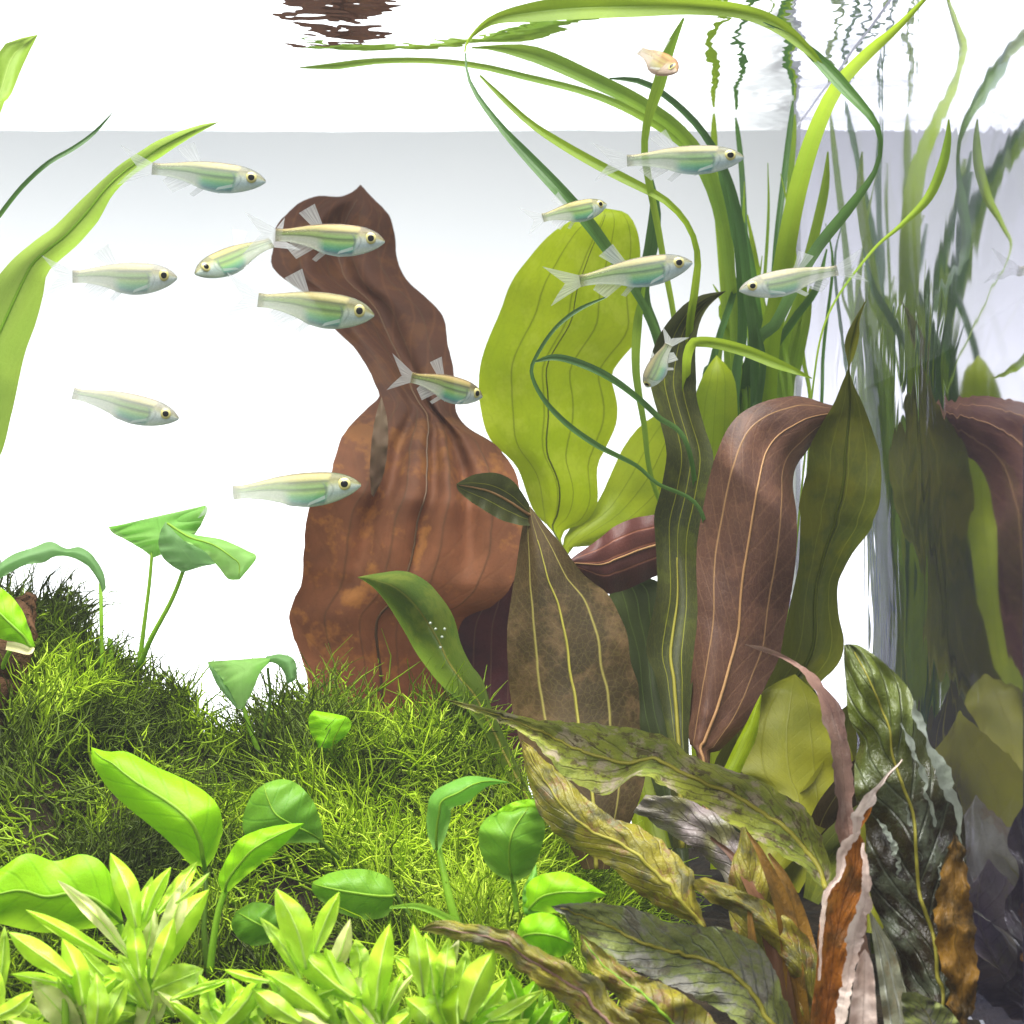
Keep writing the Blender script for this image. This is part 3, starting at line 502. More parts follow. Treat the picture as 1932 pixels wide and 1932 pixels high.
leaf(cy1, [(1500, 1840), (1440, 1740), (1380, 1680), (1335, 1620), (1290, 1590), (1240, 1560), (1196, 1530)], [(1520, 1830), (1490, 1730), (1440, 1630), (1400, 1575), (1350, 1535), (1290, 1505), (1218, 1500)],
     [.485, .49, .497, .50], M['cryptlilac'], bulge=-.003, nu=15, nv=50, label='lilac-grey crumpled leaf between the two', **cr)
leaf(cy1, [(1500, 2020), (1420, 1960), (1394, 1934), (1350, 1902), (1306, 1879), (1248, 1852), (1160, 1814), (1110, 1775), (1075, 1740), (1040, 1710)],
     [(1530, 2000), (1500, 1932), (1478, 1880), (1462, 1835), (1438, 1791), (1394, 1761), (1335, 1748), (1277, 1742), (1204, 1715), (1130, 1705), (1080, 1705), (1040, 1710)],
     [.445, .45, .455, .46], M['cryptgrey'], nv=90, nu=19, bulge=.006, rib=M['rib_y'], ribr=.0006, label='broad grey-green leaf with a yellow midrib near the bottom edge', **cr)
leaf(cy1, [(1280, 2040), (1215, 1965), (1177, 1908), (1160, 1879), (1130, 1850), (1107, 1823), (1096, 1795), (1095, 1761)], [(1420, 2000), (1365, 1945), (1321, 1895), (1262, 1862), (1220, 1845), (1189, 1830), (1130, 1785), (1095, 1761)],
     [.435, .44, .45], M['cryptyel'], nv=50, nu=15, bulge=-.003, rib=M['rib_g'], ribr=.0004, label='short mottled leaf cut by the bottom edge', **cr)
leaf(cy1, [(1250, 2020), (1140, 1965), (1101, 1930), (1042, 1876), (984, 1835), (955, 1811), (911, 1788), (850, 1768), (790, 1754)], [(1330, 2010), (1240, 1965), (1206, 1932), (1157, 1890), (1130, 1846), (1083, 1830), (1060, 1808), (999, 1780), (955, 1754), (882, 1742), (830, 1736), (790, 1754)],
     [.425, .43, .435, .445], M['cryptyel'], nv=70, nu=15, bulge=-.003, rib=M['ribbon'], ribr=.0004, label='narrow yellow-brown leaf reaching farthest left', **cr)
leaf(cy1, [(1520, 1960), (1500, 1860), (1470, 1800), (1400, 1735), (1340, 1700), (1290, 1665)], [(1560, 1960), (1560, 1860), (1530, 1780), (1470, 1720), (1400, 1680), (1330, 1655)], [.47, .475, .48], M['cryptyel'], bulge=-.003, label='yellow-green shaded leaf in the middle', **cr)
leaf(cy1, [(1530, 1990), (1440, 1850), (1385, 1760), (1375, 1660), (1400, 1560)], [(1560, 1990), (1500, 1840), (1470, 1740), (1450, 1640), (1405, 1560)], [.48, .485, .49], M['cryptyel'], bulge=-.003, **cr)
for s in ([(1500, 2000, 30, .47), (1470, 1830, 34, .475), (1430, 1700, 26, .48), (1385, 1620, 14, .49), (1340, 1580, 4, .495)],
          [(1520, 2000, 34, .465), (1500, 1850, 38, .47), (1480, 1720, 34, .475), (1440, 1620, 16, .48), (1410, 1570, 4, .485)],
          [(1480, 2000, 20, .46), (1430, 1850, 22, .465), (1418, 1760, 14, .47), (1412, 1700, 4, .475)],
          [(1530, 2000, 44, .47), (1530, 1860, 46, .475), (1505, 1740, 40, .48), (1480, 1660, 20, .485), (1450, 1610, 5, .49)]):
    ribbon(cy1, s, M[rnd.choice(['golden', 'ribbon', 'stalkbrown'])], nu=7, twist=.003)
cy2 = thing('orange_leaf_plant', 'plant with a dying orange leaf whose pale pink edges curl, standing upright at lower right', 'water plant', at(1600, 966, .45)[:2] + (BED,))
leaf(cy2, [(1560, 2040), (1530, 1940), (1540, 1835), (1545, 1747), (1556, 1697), (1586, 1644), (1598, 1592), (1612, 1568), (1615, 1536), (1647, 1495), (1680, 1458), (1703, 1433)],
     [(1600, 2040), (1589, 1935), (1592, 1893), (1602, 1806), (1621, 1732), (1632, 1674), (1636, 1644), (1630, 1590), (1622, 1568), (1642, 1536), (1652, 1500), (1682, 1460), (1703, 1433)],
     [.445, .45, .455, .46, .465], M['orange'], nv=90, nu=15, bulge=.004, crinkle=.0006, cf=18, ripple=.0015, rf=9)
rim = [(1545, 1850, 4, .444), (1556, 1700, 10, .4455), (1583, 1650, 12, .447), (1592, 1600, 20, .449), (1617, 1572, 12, .451), (1618, 1540, 22, .452), (1640, 1508, 22, .453), (1651, 1492, 10, .455), (1675, 1462, 4, .457), (1703, 1433, 2, .46)]
ribbon(cy2, rim, M['pink'], nu=5, twist=.003, jit=.5, name='curled_margin', nv=90)
ribbon(cy2, [(1565, 2040, 20, .436), (1590, 1900, 22, .4375), (1603, 1830, 22, .44), (1615, 1760, 30, .441), (1632, 1700, 24, .444), (1634, 1650, 14, .446), (1628, 1590, 6, .449)], M['pink'], nu=5, twist=.003, jit=.5, name='curled_margin', nv=90)
leaf(cy2, [(1600, 2050), (1602, 1930), (1610, 1860), (1620, 1810), (1632, 1790)], [(1660, 2050), (1655, 1932), (1650, 1850), (1643, 1810), (1632, 1790)], [.432, .436, .44], M['pink'], nu=9, nv=40, bulge=.003, ripple=.001, rf=8, label='pale pink leaf at the foot')
leaf(cy2, [(1690, 2050), (1668, 1930), (1655, 1830), (1645, 1760), (1638, 1712)], [(1720, 2050), (1722, 1930), (1705, 1860), (1685, 1790), (1638, 1712)], [.44, .445, .45], M['pale'], nu=9, nv=50, bulge=.003, ripple=.002, rf=6, label='pale grey streaked leaf')
leaf(cy2, [(1760, 2050), (1715, 1960), (1700, 1880), (1712, 1872)], [(1900, 2050), (1830, 1960), (1790, 1905), (1730, 1872)], [.432, .436, .44], M['cryptgrey'], nu=9, nv=40, bulge=.003, ripple=.002, rf=6, label='mottled olive leaf at the bottom edge')
cy3 = thing('silvery_leaf_plant', 'dark crinkled leaf with silvery shine bending down beside the right side glass', 'water plant', at(1780, 966, .475)[:2] + (BED,))
leaf(cy3, [(1760, 2060), (1730, 1930), (1706, 1858), (1697, 1806), (1659, 1732), (1642, 1688), (1634, 1630), (1632, 1556), (1615, 1509), (1612, 1441), (1622, 1397), (1602, 1353), (1595, 1280), (1592, 1218), (1600, 1215)],
     [(1800, 2060), (1815, 1932), (1846, 1864), (1832, 1835), (1838, 1747), (1823, 1674), (1823, 1630), (1820, 1556), (1811, 1509), (1791, 1456), (1756, 1406), (1732, 1347), (1712, 1295), (1665, 1248), (1624, 1219), (1600, 1215)],
     [.462, .468, .472, .474, .474, .476, .478], M['cryptdark'], nv=110, nu=21, bulge=-.006, crinkle=.0010, cf=9, ripple=.003, rf=6, rib=M['rib_y'], ribr=.0005)
leaf(cy3, [(1810, 2060), (1800, 1960), (1790, 1880), (1770, 1800), (1765, 1710), (1780, 1640), (1798, 1570)], [(1830, 2060), (1822, 1945), (1846, 1864), (1838, 1750), (1824, 1660), (1820, 1600), (1798, 1570)], [.455, .460, .464, .468], M['golden'], nu=15, nv=70, bulge=-.002, crinkle=.0006, ripple=.003, rf=6, rag=9, label='golden brown withered leaf in front')
for S_ in ([(1722, 1322, 4, .4695), (1742, 1372, 12, .4685), (1765, 1430, 15, .4675), (1790, 1480, 17, .467), (1808, 1540, 12, .467), (1816, 1600, 4, .467)],
           [(1694, 1350, 3, .4690), (1712, 1400, 9, .4680), (1738, 1455, 12, .4670), (1752, 1510, 9, .4665), (1762, 1560, 3, .467)],
           [(1706, 1500, 4, .4680), (1722, 1550, 11, .4670), (1730, 1600, 8, .4665), (1736, 1650, 3, .467)],
           [(1655, 1545, 3, .4680), (1676, 1575, 10, .4670), (1690, 1610, 9, .4665), (1698, 1650, 3, .467)],
           [(1748, 1590, 3, .4680), (1765, 1625, 9, .4670), (1770, 1660, 6, .4670), (1772, 1690, 2, .468)]):
    ribbon(cy3, S_, M['silver'], nu=5, nv=40, twist=.003, jit=1.2, name='pale_streak', label='pale silvery streak along the dark leaf')  # pale silvery ribbons laid over the dark leaf
ribbon(cy3, [(1640, 1960, 26, .47), (1618, 1700, 30, .475), (1598, 1560, 36, .48), (1592, 1480, 40, .485), (1588, 1420, 38, .49), (1572, 1356, 36, .495), (1545, 1295, 26, .50), (1505, 1255, 8, .505), (1450, 1228, 10, .508), (1405, 1216, 2, .51)], M['ribbon'], nu=9, nv=90, twist=.008, jit=.45, label='thin brown twisted leaf')

# ---------------------------------------------------------------- stone under the moss, and the moss itself
XS = [-150, 0, 60, 130, 250, 330, 380, 430, 500, 590, 680, 800, 900, 960, 1010, 1060, 1610, 1250]
YS = [1150, 1180, 1165, 1215, 1285, 1345, 1385, 1415, 1400, 1375, 1400, 1405, 1425, 1500, 1570, 1640, 1760, 1850]
def topy(px): return np.interp(px, XS, YS)
def mound(px, t):      # t 0 = rear crest, 1 = front foot
    d = .615 - .135 * t
    y = topy(px) + (2040 - topy(px)) * (t ** 1.25) + 10 * np.sin(px * .021 + t * 5) * t
    return px, y, d + .006 * np.sin(px * .03) * np.sin(t * 9)
gx, gt = np.meshgrid(np.linspace(-150, 1250, 70), np.linspace(0, 1, 26))
a, b, c = mound(gx, gt)
front = np.stack([(a - CX) / FPX * c, c, (CY - b) / FPX * c], 2)
jit = np.array([[mnoise.noise((p[0] * 60, p[1] * 60, p[2] * 60)) for p in row] for row in front]); front[:, :, 1] += jit * .006; front[:, :, 2] += jit * .003
back = front[:1].copy(); back[:, :, 1] += .05; back[:, :, 2] = BED - .002
allv = np.concatenate([back, front], 0)
M['stone'] = plainmat('dark_stone', '1c1a0c', .85, '342a18', 60, .6)
st = mesh('mound_stone', allv.reshape(-1, 3), grid_faces(27, 70), M['stone'])
tag(st, 'dark brown stone mound covered in moss at lower left', 'stone')

def moss_mat():
    k = NT('moss'); at_ = k.n('Attribute', attribute_name='tint'); F = at_.outputs['Fac']
    col = k.ramp(F, [(0, lin('404e14')), (.3, lin('5a7010')), (.6, lin('90b014')), (.85, lin('b4d41c')), (1, lin('d0e84c'))])
    pr = k.n('BsdfPrincipled'); k.l(col, pr.inputs['Base Color']); pr.inputs['Roughness'].default_value = .5; pr.inputs['Specular IOR Level'].default_value = .3
    tr = k.n('BsdfTranslucent'); k.l(col, tr.inputs[0]); mx = k.n('MixShader'); mx.inputs[0].default_value = .35
    k.l(pr.outputs[0], mx.inputs[1]); k.l(tr.outputs[0], mx.inputs[2]); k.l(mx.outputs[0], k.out.inputs[0]); return k.m
def strands(P, D, L, rad, tint, nseg=5, droop=.5):
    """three-sided tapered tubes, all in one mesh"""
    n = len(P); D = D / np.linalg.norm(D, axis=1)[:, None]
    side = np.cross(D, nr.normal(size=(n, 3))); side /= np.linalg.norm(side, axis=1)[:, None]
    up2 = np.cross(D, side); V = []
    for s in range(nseg):
        t = s / (nseg - 1)
        c = P + D * (L * t)[:, None] + side * (L * droop * t * t)[:, None] + up2 * (L * .12 * math.sin(t * 7))[:, None]
        r = rad * (1 - .75 * t ** 2)
        for q in range(3):
            an = q * 2.094; V.append(c + (math.cos(an) * side + math.sin(an) * up2) * r[:, None])
    V = np.stack(V, 1); nvp = nseg * 3; F = []
    for s in range(nseg - 1):
        for q in range(3):
            F.append((s * 3 + q, s * 3 + (q + 1) % 3, s * 3 + 3 + (q + 1) % 3, s * 3 + 3 + q))
    F = np.array(F)[None] + (np.arange(n) * nvp)[:, None, None]
    return V.reshape(-1, 3), F.reshape(-1, 4), np.repeat(tint, nvp)
def moss_set(n, px, t, depthjit=.012):
    a, b, c = mound(px, t)
    P = np.stack([(a - CX) / FPX * c, c, (CY - b) / FPX * c], 1)
    P += nr.normal(size=P.shape) * .0025
    D = nr.normal(size=(n, 3)) * np.array([1, .55, .7]) + np.array([.15, -.55, .55]) * nr.random((n, 1)) * 1.2
    return P, D
N = 9500
px = nr.uniform(-140, 1180, N); t = nr.random(N) ** 1.2
P, D = moss_set(N, px, t)
clump = np.array([mnoise.noise((p[0] * 42, p[1] * 42, p[2] * 42)) for p in P])
flow = np.array([[mnoise.noise((p[0] * 38, 7.0, p[2] * 38)), mnoise.noise((p[0] * 38, 17.0, p[2] * 38)) * .4, mnoise.noise((p[0] * 38, 27.0, p[2] * 38)) + .15] for p in P])
D = D * .55 + flow * 3.4
right = np.clip((px - 350) / 350, 0, 1)  # moss at left and in hollows darkened: shade painted into tint
tint = np.clip(.28 + .75 * clump + nr.normal(size=N) * .13 + .30 * right, 0, 1)
P[:, 1] -= np.clip(clump, 0, 1) * .012
L = nr.uniform(.008, .024, N) * (1 + .3 * right)
v1, f1, t1 = strands(P, D, L, nr.uniform(.00026, .00060, N), tint, 6, .45)
# short side shoots off those
K = 52000; src = nr.integers(0, N, K)
Pb = P[src] + (D[src] / np.linalg.norm(D[src], axis=1)[:, None]) * (L[src] * nr.uniform(.2, .8, K))[:, None]
v2, f2, t2 = strands(Pb, D[src] / np.linalg.norm(D[src], axis=1)[:, None] + nr.normal(size=(K, 3)) * .6, nr.uniform(.0016, .0042, K), nr.uniform(.00016, .00030, K), np.clip(tint[src] + nr.uniform(0, .2, K), 0, 1), 3, .3)
# upright tufts on the crest
C = 2600; pxc = nr.uniform(-120, 960, C); tcx = nr.random(C) * .12
Pc, _ = moss_set(C, pxc, tcx); Dc = np.stack([nr.normal(size=C) * .45 + .15, nr.normal(size=C) * .3, np.ones(C)], 1)
rc = np.clip((pxc - 350) / 200, 0, 1)  # crest tufts carry the same painted shade at left
v3, f3, t3 = strands(Pc, Dc, nr.uniform(.004, .011, C) * (1 + .9 * rc * nr.random(C)), np.full(C, .00042), np.clip(.5 + nr.normal(size=C) * .15 + .3 * rc, 0, 1), 5, .35)
V = np.concatenate([v1, v2, v3]); F = np.concatenate([f1, f2 + len(v1), f3 + len(v1) + len(v2)]); T = np.concatenate([t1, t2, t3])
me = bpy.data.meshes.new('java_moss'); me.vertices.add(len(V)); me.vertices.foreach_set('co', V.ravel().astype(np.float32))
me.loops.add(F.size); me.loops.foreach_set('vertex_index', F.ravel().astype(np.int32))
me.polygons.add(len(F)); me.polygons.foreach_set('loop_start', np.arange(0, F.size, 4, dtype=np.int32))
at_ = me.attributes.new('tint', 'FLOAT', 'POINT'); at_.data.foreach_set('value', T.astype(np.float32)); me.update(calc_edges=True); me.validate()
tag(link('java_moss', me, moss_mat()), kind='stuff')

# a stump of driftwood at the left edge
M['wood'] = plainmat('driftwood', '6a4a30', .85, '3a2818', 90, .9)
dwv = [at(*p) for p in ((-90, 1500, .585), (-60, 1380, .58), (-20, 1290, .578), (10, 1215, .58), (38, 1160, .585), (60, 1128, .59))]
dw = tube('driftwood', catmull(dwv, 40) + nr.normal(size=(40, 3)) * .0006, [.016, .013, .008, .002], M['wood'], None, 14)
tag(dw, 'reddish brown driftwood branch poking through the moss at the left edge', 'driftwood')

# ---------------------------------------------------------------- broad-leaved small plants
GA = 'broad-leaved rosette plants growing in the moss'
def plant(label, base, cat='water plant', name='broad_leaf_plant', group=GA):
    x, y, z = at(*base); return thing(name, label, cat, (x, y, z), group)
p1 = plant('small plant with two thin pale stalks carrying folded light green leaves above the moss', (262, 1255, .60))
stem(p1, [(262, 1262, .60), (272, 1180, .597), (282, 1100, .595), (287, 1040, .594)], [6, 4, 3.5], M['stalk'])
stem(p1, [(262, 1262, .60), (285, 1205, .592), (325, 1130, .588), (352, 1060, .585)], [6, 5, 4], M['stalk'])
leaf(p1, [(288, 1052), (270, 1038), (240, 1020), (215, 1007), (204, 995)], [(292, 1052), (330, 1020), (372, 1000), (385, 975), (389, 953)], [.594, .596, .60], M['palegreen'], nv=30, bulge=-.004)
leaf(p1, [(289, 1050), (276, 1036), (245, 1018), (222, 1003), (204, 994), (250, 992)], [(296, 1050), (345, 1030), (372, 1002), (390, 956), (330, 975), (250, 992)], [.596, .60], M['palegreen'], nv=24, bulge=-.002)
leaf(p1, [(345, 1080), (322, 1066), (306, 1050), (299, 1025), (303, 1003), (312, 985)], [(352, 1078), (385, 1068), (408, 1062), (395, 1040), (350, 1010), (312, 985)], [.584, .582, .585], M['palegreen2'], nv=30, bulge=-.003)
leaf(p1, [(312, 985), (345, 1018), (385, 1040), (410, 1068), (430, 1092), (452, 1094)], [(320, 990), (365, 1008), (420, 1018), (465, 1038), (484, 1052), (452, 1094)], [.580, .578, .576], M['palegreen'], nv=30, bulge=-.003, rib=M['rib_g'], ribr=.0003)
p2 = plant('plant with one dark arching leaf bowing over to the left edge', (208, 1230, .60))
stem(p2, [(215, 1260, .60), (208, 1200, .598), (200, 1610, .595), (190, 1100, .592)], [7, 5, 4], M['stalk'])
leaf(p2, [(193, 1118), (185, 1095), (165, 1068), (135, 1052), (105, 1050), (80, 1062), (50, 1066), (20, 1080), (-30, 1110)], [(200, 1110), (195, 1080), (175, 1048), (150, 1032), (125, 1035), (95, 1022), (60, 1034), (20, 1048), (-30, 1090)], [.59, .59, .585, .58], M['palegreen2'], nv=50, bulge=-.003, ripple=.001)
p3 = plant('bright green leaf with a pale curled base at the left edge above the moss', (10, 1215, .57))
leaf(p3, [(55, 1228), (30, 1212), (0, 1205), (-30, 1180), (-60, 1130)], [(66, 1218), (55, 1185), (38, 1145), (0, 1108), (-60, 1090)], [.562, .565, .57], M['anubias'], nv=30, bulge=-.004, rib=M['rib_g'], ribr=.0004)
ribbon(p3, [(12, 1218, 16, .56), (35, 1222, 18, .558), (55, 1228, 14, .558), (64, 1222, 4, .56)], M['brightpink'], nv=16, name='curled_base')
stem(p3, [(20, 1225, .562), (5, 1260, .57), (0, 1300, .575)], [5, 5], M['stalk'])
p4 = plant('plant with a light green wedge-shaped leaf and a small dark leaf curling right', (470, 1395, .59))
stem(p4, [(488, 1420, .59), (470, 1370, .588), (458, 1330, .587)], [6, 4], M['stalk'])
stem(p4, [(495, 1420, .592), (500, 1370, .59), (510, 1320, .589), (505, 1260, .588)], [4, 3], M['stalkdark'])
leaf(p4, [(448, 1338), (435, 1310), (412, 1282), (395, 1262), (392, 1248)], [(458, 1338), (478, 1300), (492, 1268), (510, 1242), (450, 1244)], [.587, .585, .588], M['palegreen'], nv=24, bulge=-.004)
leaf(p4, [(445, 1336), (425, 1312), (408, 1290), (392, 1250)], [(448, 1334), (432, 1300), (415, 1275), (392, 1250)], [.584, .585], M['palegreen2'], nv=16, nu=5, bulge=-.001)
leaf(p4, [(500, 1250), (520, 1252), (535, 1268), (542, 1290)], [(502, 1238), (530, 1234), (556, 1245), (558, 1280), (542, 1290)], [.588, .586, .585], M['palegreen2'], nv=20, nu=9, bulge=-.003)
p5 = plant('small green leaf half sunk in bright moss below the copper leaf', (615, 1390, .58))
leaf(p5, [(600, 1410), (585, 1380), (582, 1355), (592, 1340)], [(620, 1412), (655, 1385), (658, 1355), (592, 1340)], [.572, .575], M['anubias'], nv=16, bulge=-.003)
stem(p5, [(612, 1405, .574), (616, 1440, .578)], [4, 4], M['stalk'])
p6 = plant('plant with a large glossy lime leaf pointing up left and a narrower upright one', (398, 1830, .50))
leaf(p6, [(386, 1641), (378, 1634), (358, 1630), (331, 1600), (293, 1565), (249, 1530), (205, 1489), (176, 1442), (172, 1410)], [(386, 1641), (405, 1615), (417, 1580), (420, 1565), (410, 1518), (366, 1480), (296, 1447), (240, 1419), (205, 1418), (172, 1410)], [.505, .50, .505, .515], M['anubias'], nv=60, nu=17, bulge=-.007, ripple=.0012, rf=2, rib=M['rib_g'], ribr=.0005)
stem(p6, [(392, 1830, .50), (385, 1760, .50), (388, 1690, .502), (388, 1640, .505)], [6, 5, 4], M['stalkdark'])
stem(p6, [(396, 1835, .495), (402, 1780, .495), (412, 1720, .495), (428, 1672, .495)], [7, 6, 5], M['stalk'])
leaf(p6, [(418, 1682), (412, 1655), (425, 1625), (450, 1585), (490, 1565), (540, 1555), (574, 1553)], [(432, 1682), (450, 1665), (480, 1640), (515, 1612), (545, 1585), (574, 1553)], [.494, .49, .495], M['anubias'], nv=40, bulge=-.004, rib=M['rib_g'], ribr=.0003)
p7 = plant('plant with a wide flat green leaf at the left edge behind the bright stems', (120, 1790, .49))
leaf(p7, [(228, 1745), (170, 1752), (90, 1760), (30, 1750), (-20, 1735), (-60, 1700)], [(232, 1735), (215, 1665), (190, 1625), (150, 1612), (105, 1625), (50, 1610), (0, 1640), (-60, 1680)], [.49, .488, .485, .48], M['anubias'], nv=44, nu=17, bulge=-.006, ripple=.0015, rf=2, rib=M['rib_g'], ribr=.0005)
stem(p7, [(225, 1742, .49), (240, 1790, .49), (235, 1850, .49)], [6, 6], M['stalk'])
p8 = plant('glossy green leaf partly buried in moss right of the big lime leaf', (540, 1600, .535))
leaf(p8, [(600, 1590), (560, 1590), (500, 1592), (465, 1580), (458, 1545), (475, 1500), (500, 1478)], [(610, 1580), (605, 1550), (590, 1510), (560, 1478), (530, 1470), (500, 1478)], [.525, .52, .525], M['anubias3'], nv=26, bulge=-.006, rib=M['rib_g'], ribr=.0003)
stem(p8, [(603, 1587, .525), (640, 1620, .53)], [4, 4], M['stalkdark'])
p9 = plant('dark green rounded leaf lying low in the middle of the moss', (700, 1740, .50))
leaf(p9, [(742, 1690), (735, 1725), (690, 1735), (640, 1722), (605, 1700), (588, 1680), (590, 1665)], [(748, 1685), (738, 1660), (700, 1642), (660, 1640), (620, 1648), (590, 1665)], [.51, .505, .505], M['anubias3'], nv=26, bulge=-.006, rib=M['rib_g'], ribr=.0004)
stem(p9, [(745, 1688, .51), (775, 1730, .51)], [4, 4], M['stalkdark'])
ribbon(p9, [(900, 1770, 12, .49), (850, 1735, 14, .49), (790, 1710, 12, .49), (735, 1712, 4, .49)], M['stalk'], nv=24, name='leaf', label='narrow yellow-green leaf')
p10 = plant('plant with a single bent green leaf on a bright stalk in the moss', (858, 1740, .50))
stem(p10, [(868, 1765, .50), (852, 1710, .50), (838, 1650, .502), (828, 1598, .505)], [9, 7, 5], M['stalk'])
leaf(p10, [(818, 1603), (806, 1570), (806, 1530), (815, 1498), (845, 1478), (880, 1465), (915, 1466), (962, 1476)], [(830, 1603), (842, 1575), (850, 1545), (852, 1525), (880, 1515), (905, 1495), (925, 1482), (962, 1476)], [.505, .50, .50, .51], M['anubias2'], nv=40, bulge=-.005, ripple=.0008, rib=M['rib_g'], ribr=.0003)
p11 = plant('round two-toned green leaf beside the tip of the yellowish mottled leaf', (960, 1680, .50))
leaf(p11, [(965, 1665), (925, 1640), (905, 1600), (906, 1560), (930, 1535), (965, 1522), (1005, 1508)], [(970, 1665), (1000, 1648), (1018, 1610), (1028, 1570), (1025, 1545), (1015, 1520), (1005, 1508)], [.50, .495, .50], M['anubias3'], nv=36, bulge=-.008, fold=.003, rib=M['rib_g'], ribr=.0003)
leaf(p11, [(918, 1568), (925, 1545), (950, 1522), (990, 1508), (1022, 1512)], [(928, 1572), (950, 1545), (985, 1528), (1020, 1530), (1022, 1512)], [.493, .492, .495], M['anubias'], nv=20, nu=7, bulge=-.001, label='bright lime folded edge')
stem(p11, [(968, 1660, .50), (975, 1720, .50)], [5, 5], M['stalk'])
p12 = plant('pair of bright glossy green leaves under the grey-green mottled leaf', (1010, 1790, .47))
leaf(p12, [(985, 1720), (990, 1680), (1010, 1655), (1060, 1645), (1100, 1660), (1145, 1688)], [(1000, 1728), (1050, 1722), (1100, 1718), (1118, 1700), (1145, 1688)], [.475, .47, .472], M['anubias'], nv=30, bulge=-.005, rib=M['rib_g'], ribr=.0003)
leaf(p12, [(975, 1770), (985, 1735), (1020, 1722), (1060, 1735), (1085, 1785)], [(985, 1778), (1010, 1795), (1045, 1806), (1070, 1800), (1085, 1785)], [.465, .46, .462], M['anubias'], nv=30, bulge=-.005, rib=M['rib_g'], ribr=.0003)
leaf(p12, [(990, 1725), (985, 1690), (995, 1660), (1012, 1630)], [(1025, 1725), (1020, 1690), (1015, 1660), (1012, 1630)], [.472, .476], M['anubias2'], nv=20, nu=7, bulge=-.002)
stem(p12, [(985, 1745, .47), (970, 1800, .47)], [5, 5], M['stalk'])
p13 = plant('low green leaf at the foot of the narrow upright leaf stalk', (500, 1790, .50))
leaf(p13, [(520, 1775), (480, 1785), (450, 1770), (436, 1745), (445, 1720)], [(530, 1770), (540, 1740), (520, 1712), (480, 1702), (445, 1720)], [.495, .49, .495], M['anubias3'], nv=24, bulge=-.004, rib=M['rib_g'], ribr=.0003)
stem(p13, [(525, 1772, .495), (550, 1810, .495)], [4, 4], M['stalk'])

# ---------------------------------------------------------------- bright foreground stem plants
def C5(p, q): return (p * .2931, 1366 + q * .2931)
def C6(p, q): return (471.7 + p * .2931, 1366 + q * .2931)
def lanceleaf(parent, tip, base, wd, d0, d1, mat, curve=None, nv=26, glossy=None):
    tx, ty = tip; bx_, by_ = base; bx_ += (bx_ - tx) * .12; by_ += (by_ - ty) * .12; dx, dy = tx - bx_, ty - by_; Ln = math.hypot(dx, dy)
    nx, ny = -dy / Ln, dx / Ln; cv = (curve if curve is not None else rnd.uniform(-.08, .08)) * Ln
    prof = [(0, .34), (.12, .55), (.3, .86), (.5, 1), (.66, .92), (.8, .66), (.92, .32), (1, .02)]
    Lp, Rp = [], []
    for t, wv in prof:
        c = cv * math.sin(t * math.pi); mx_, my_ = bx_ + dx * t + nx * c, by_ + dy * t + ny * c
        Lp.append((mx_ - nx * wd * wv / 2, my_ - ny * wd * wv / 2)); Rp.append((mx_ + nx * wd * wv / 2, my_ + ny * wd * wv / 2))
    arch = rnd.uniform(.002, .006)
    return leaf(parent, Lp, Rp, [d0, (d0 + d1) / 2 - arch * .4, d1 + rnd.uniform(-.002, .006)], mat, nv=nv, nu=9, bulge=rnd.choice([-1, 1]) * .0022, fold=-.0018,
                ripple=.0007, rf=3, rib=M['rib_b'], ribr=.00028, ribto=.9)
M['rib_b'] = leafmat('pale_midrib', 'd4f080', 'c8e870', ns=30, trans=.4, rough=.4)
GB = 'bright green stem plants along the front'
def stemplant(label, base, d):
    x, y, z = at(base[0], base[1], d); return thing('stem_plant', label, 'water plant', (x, y, BED), GB)
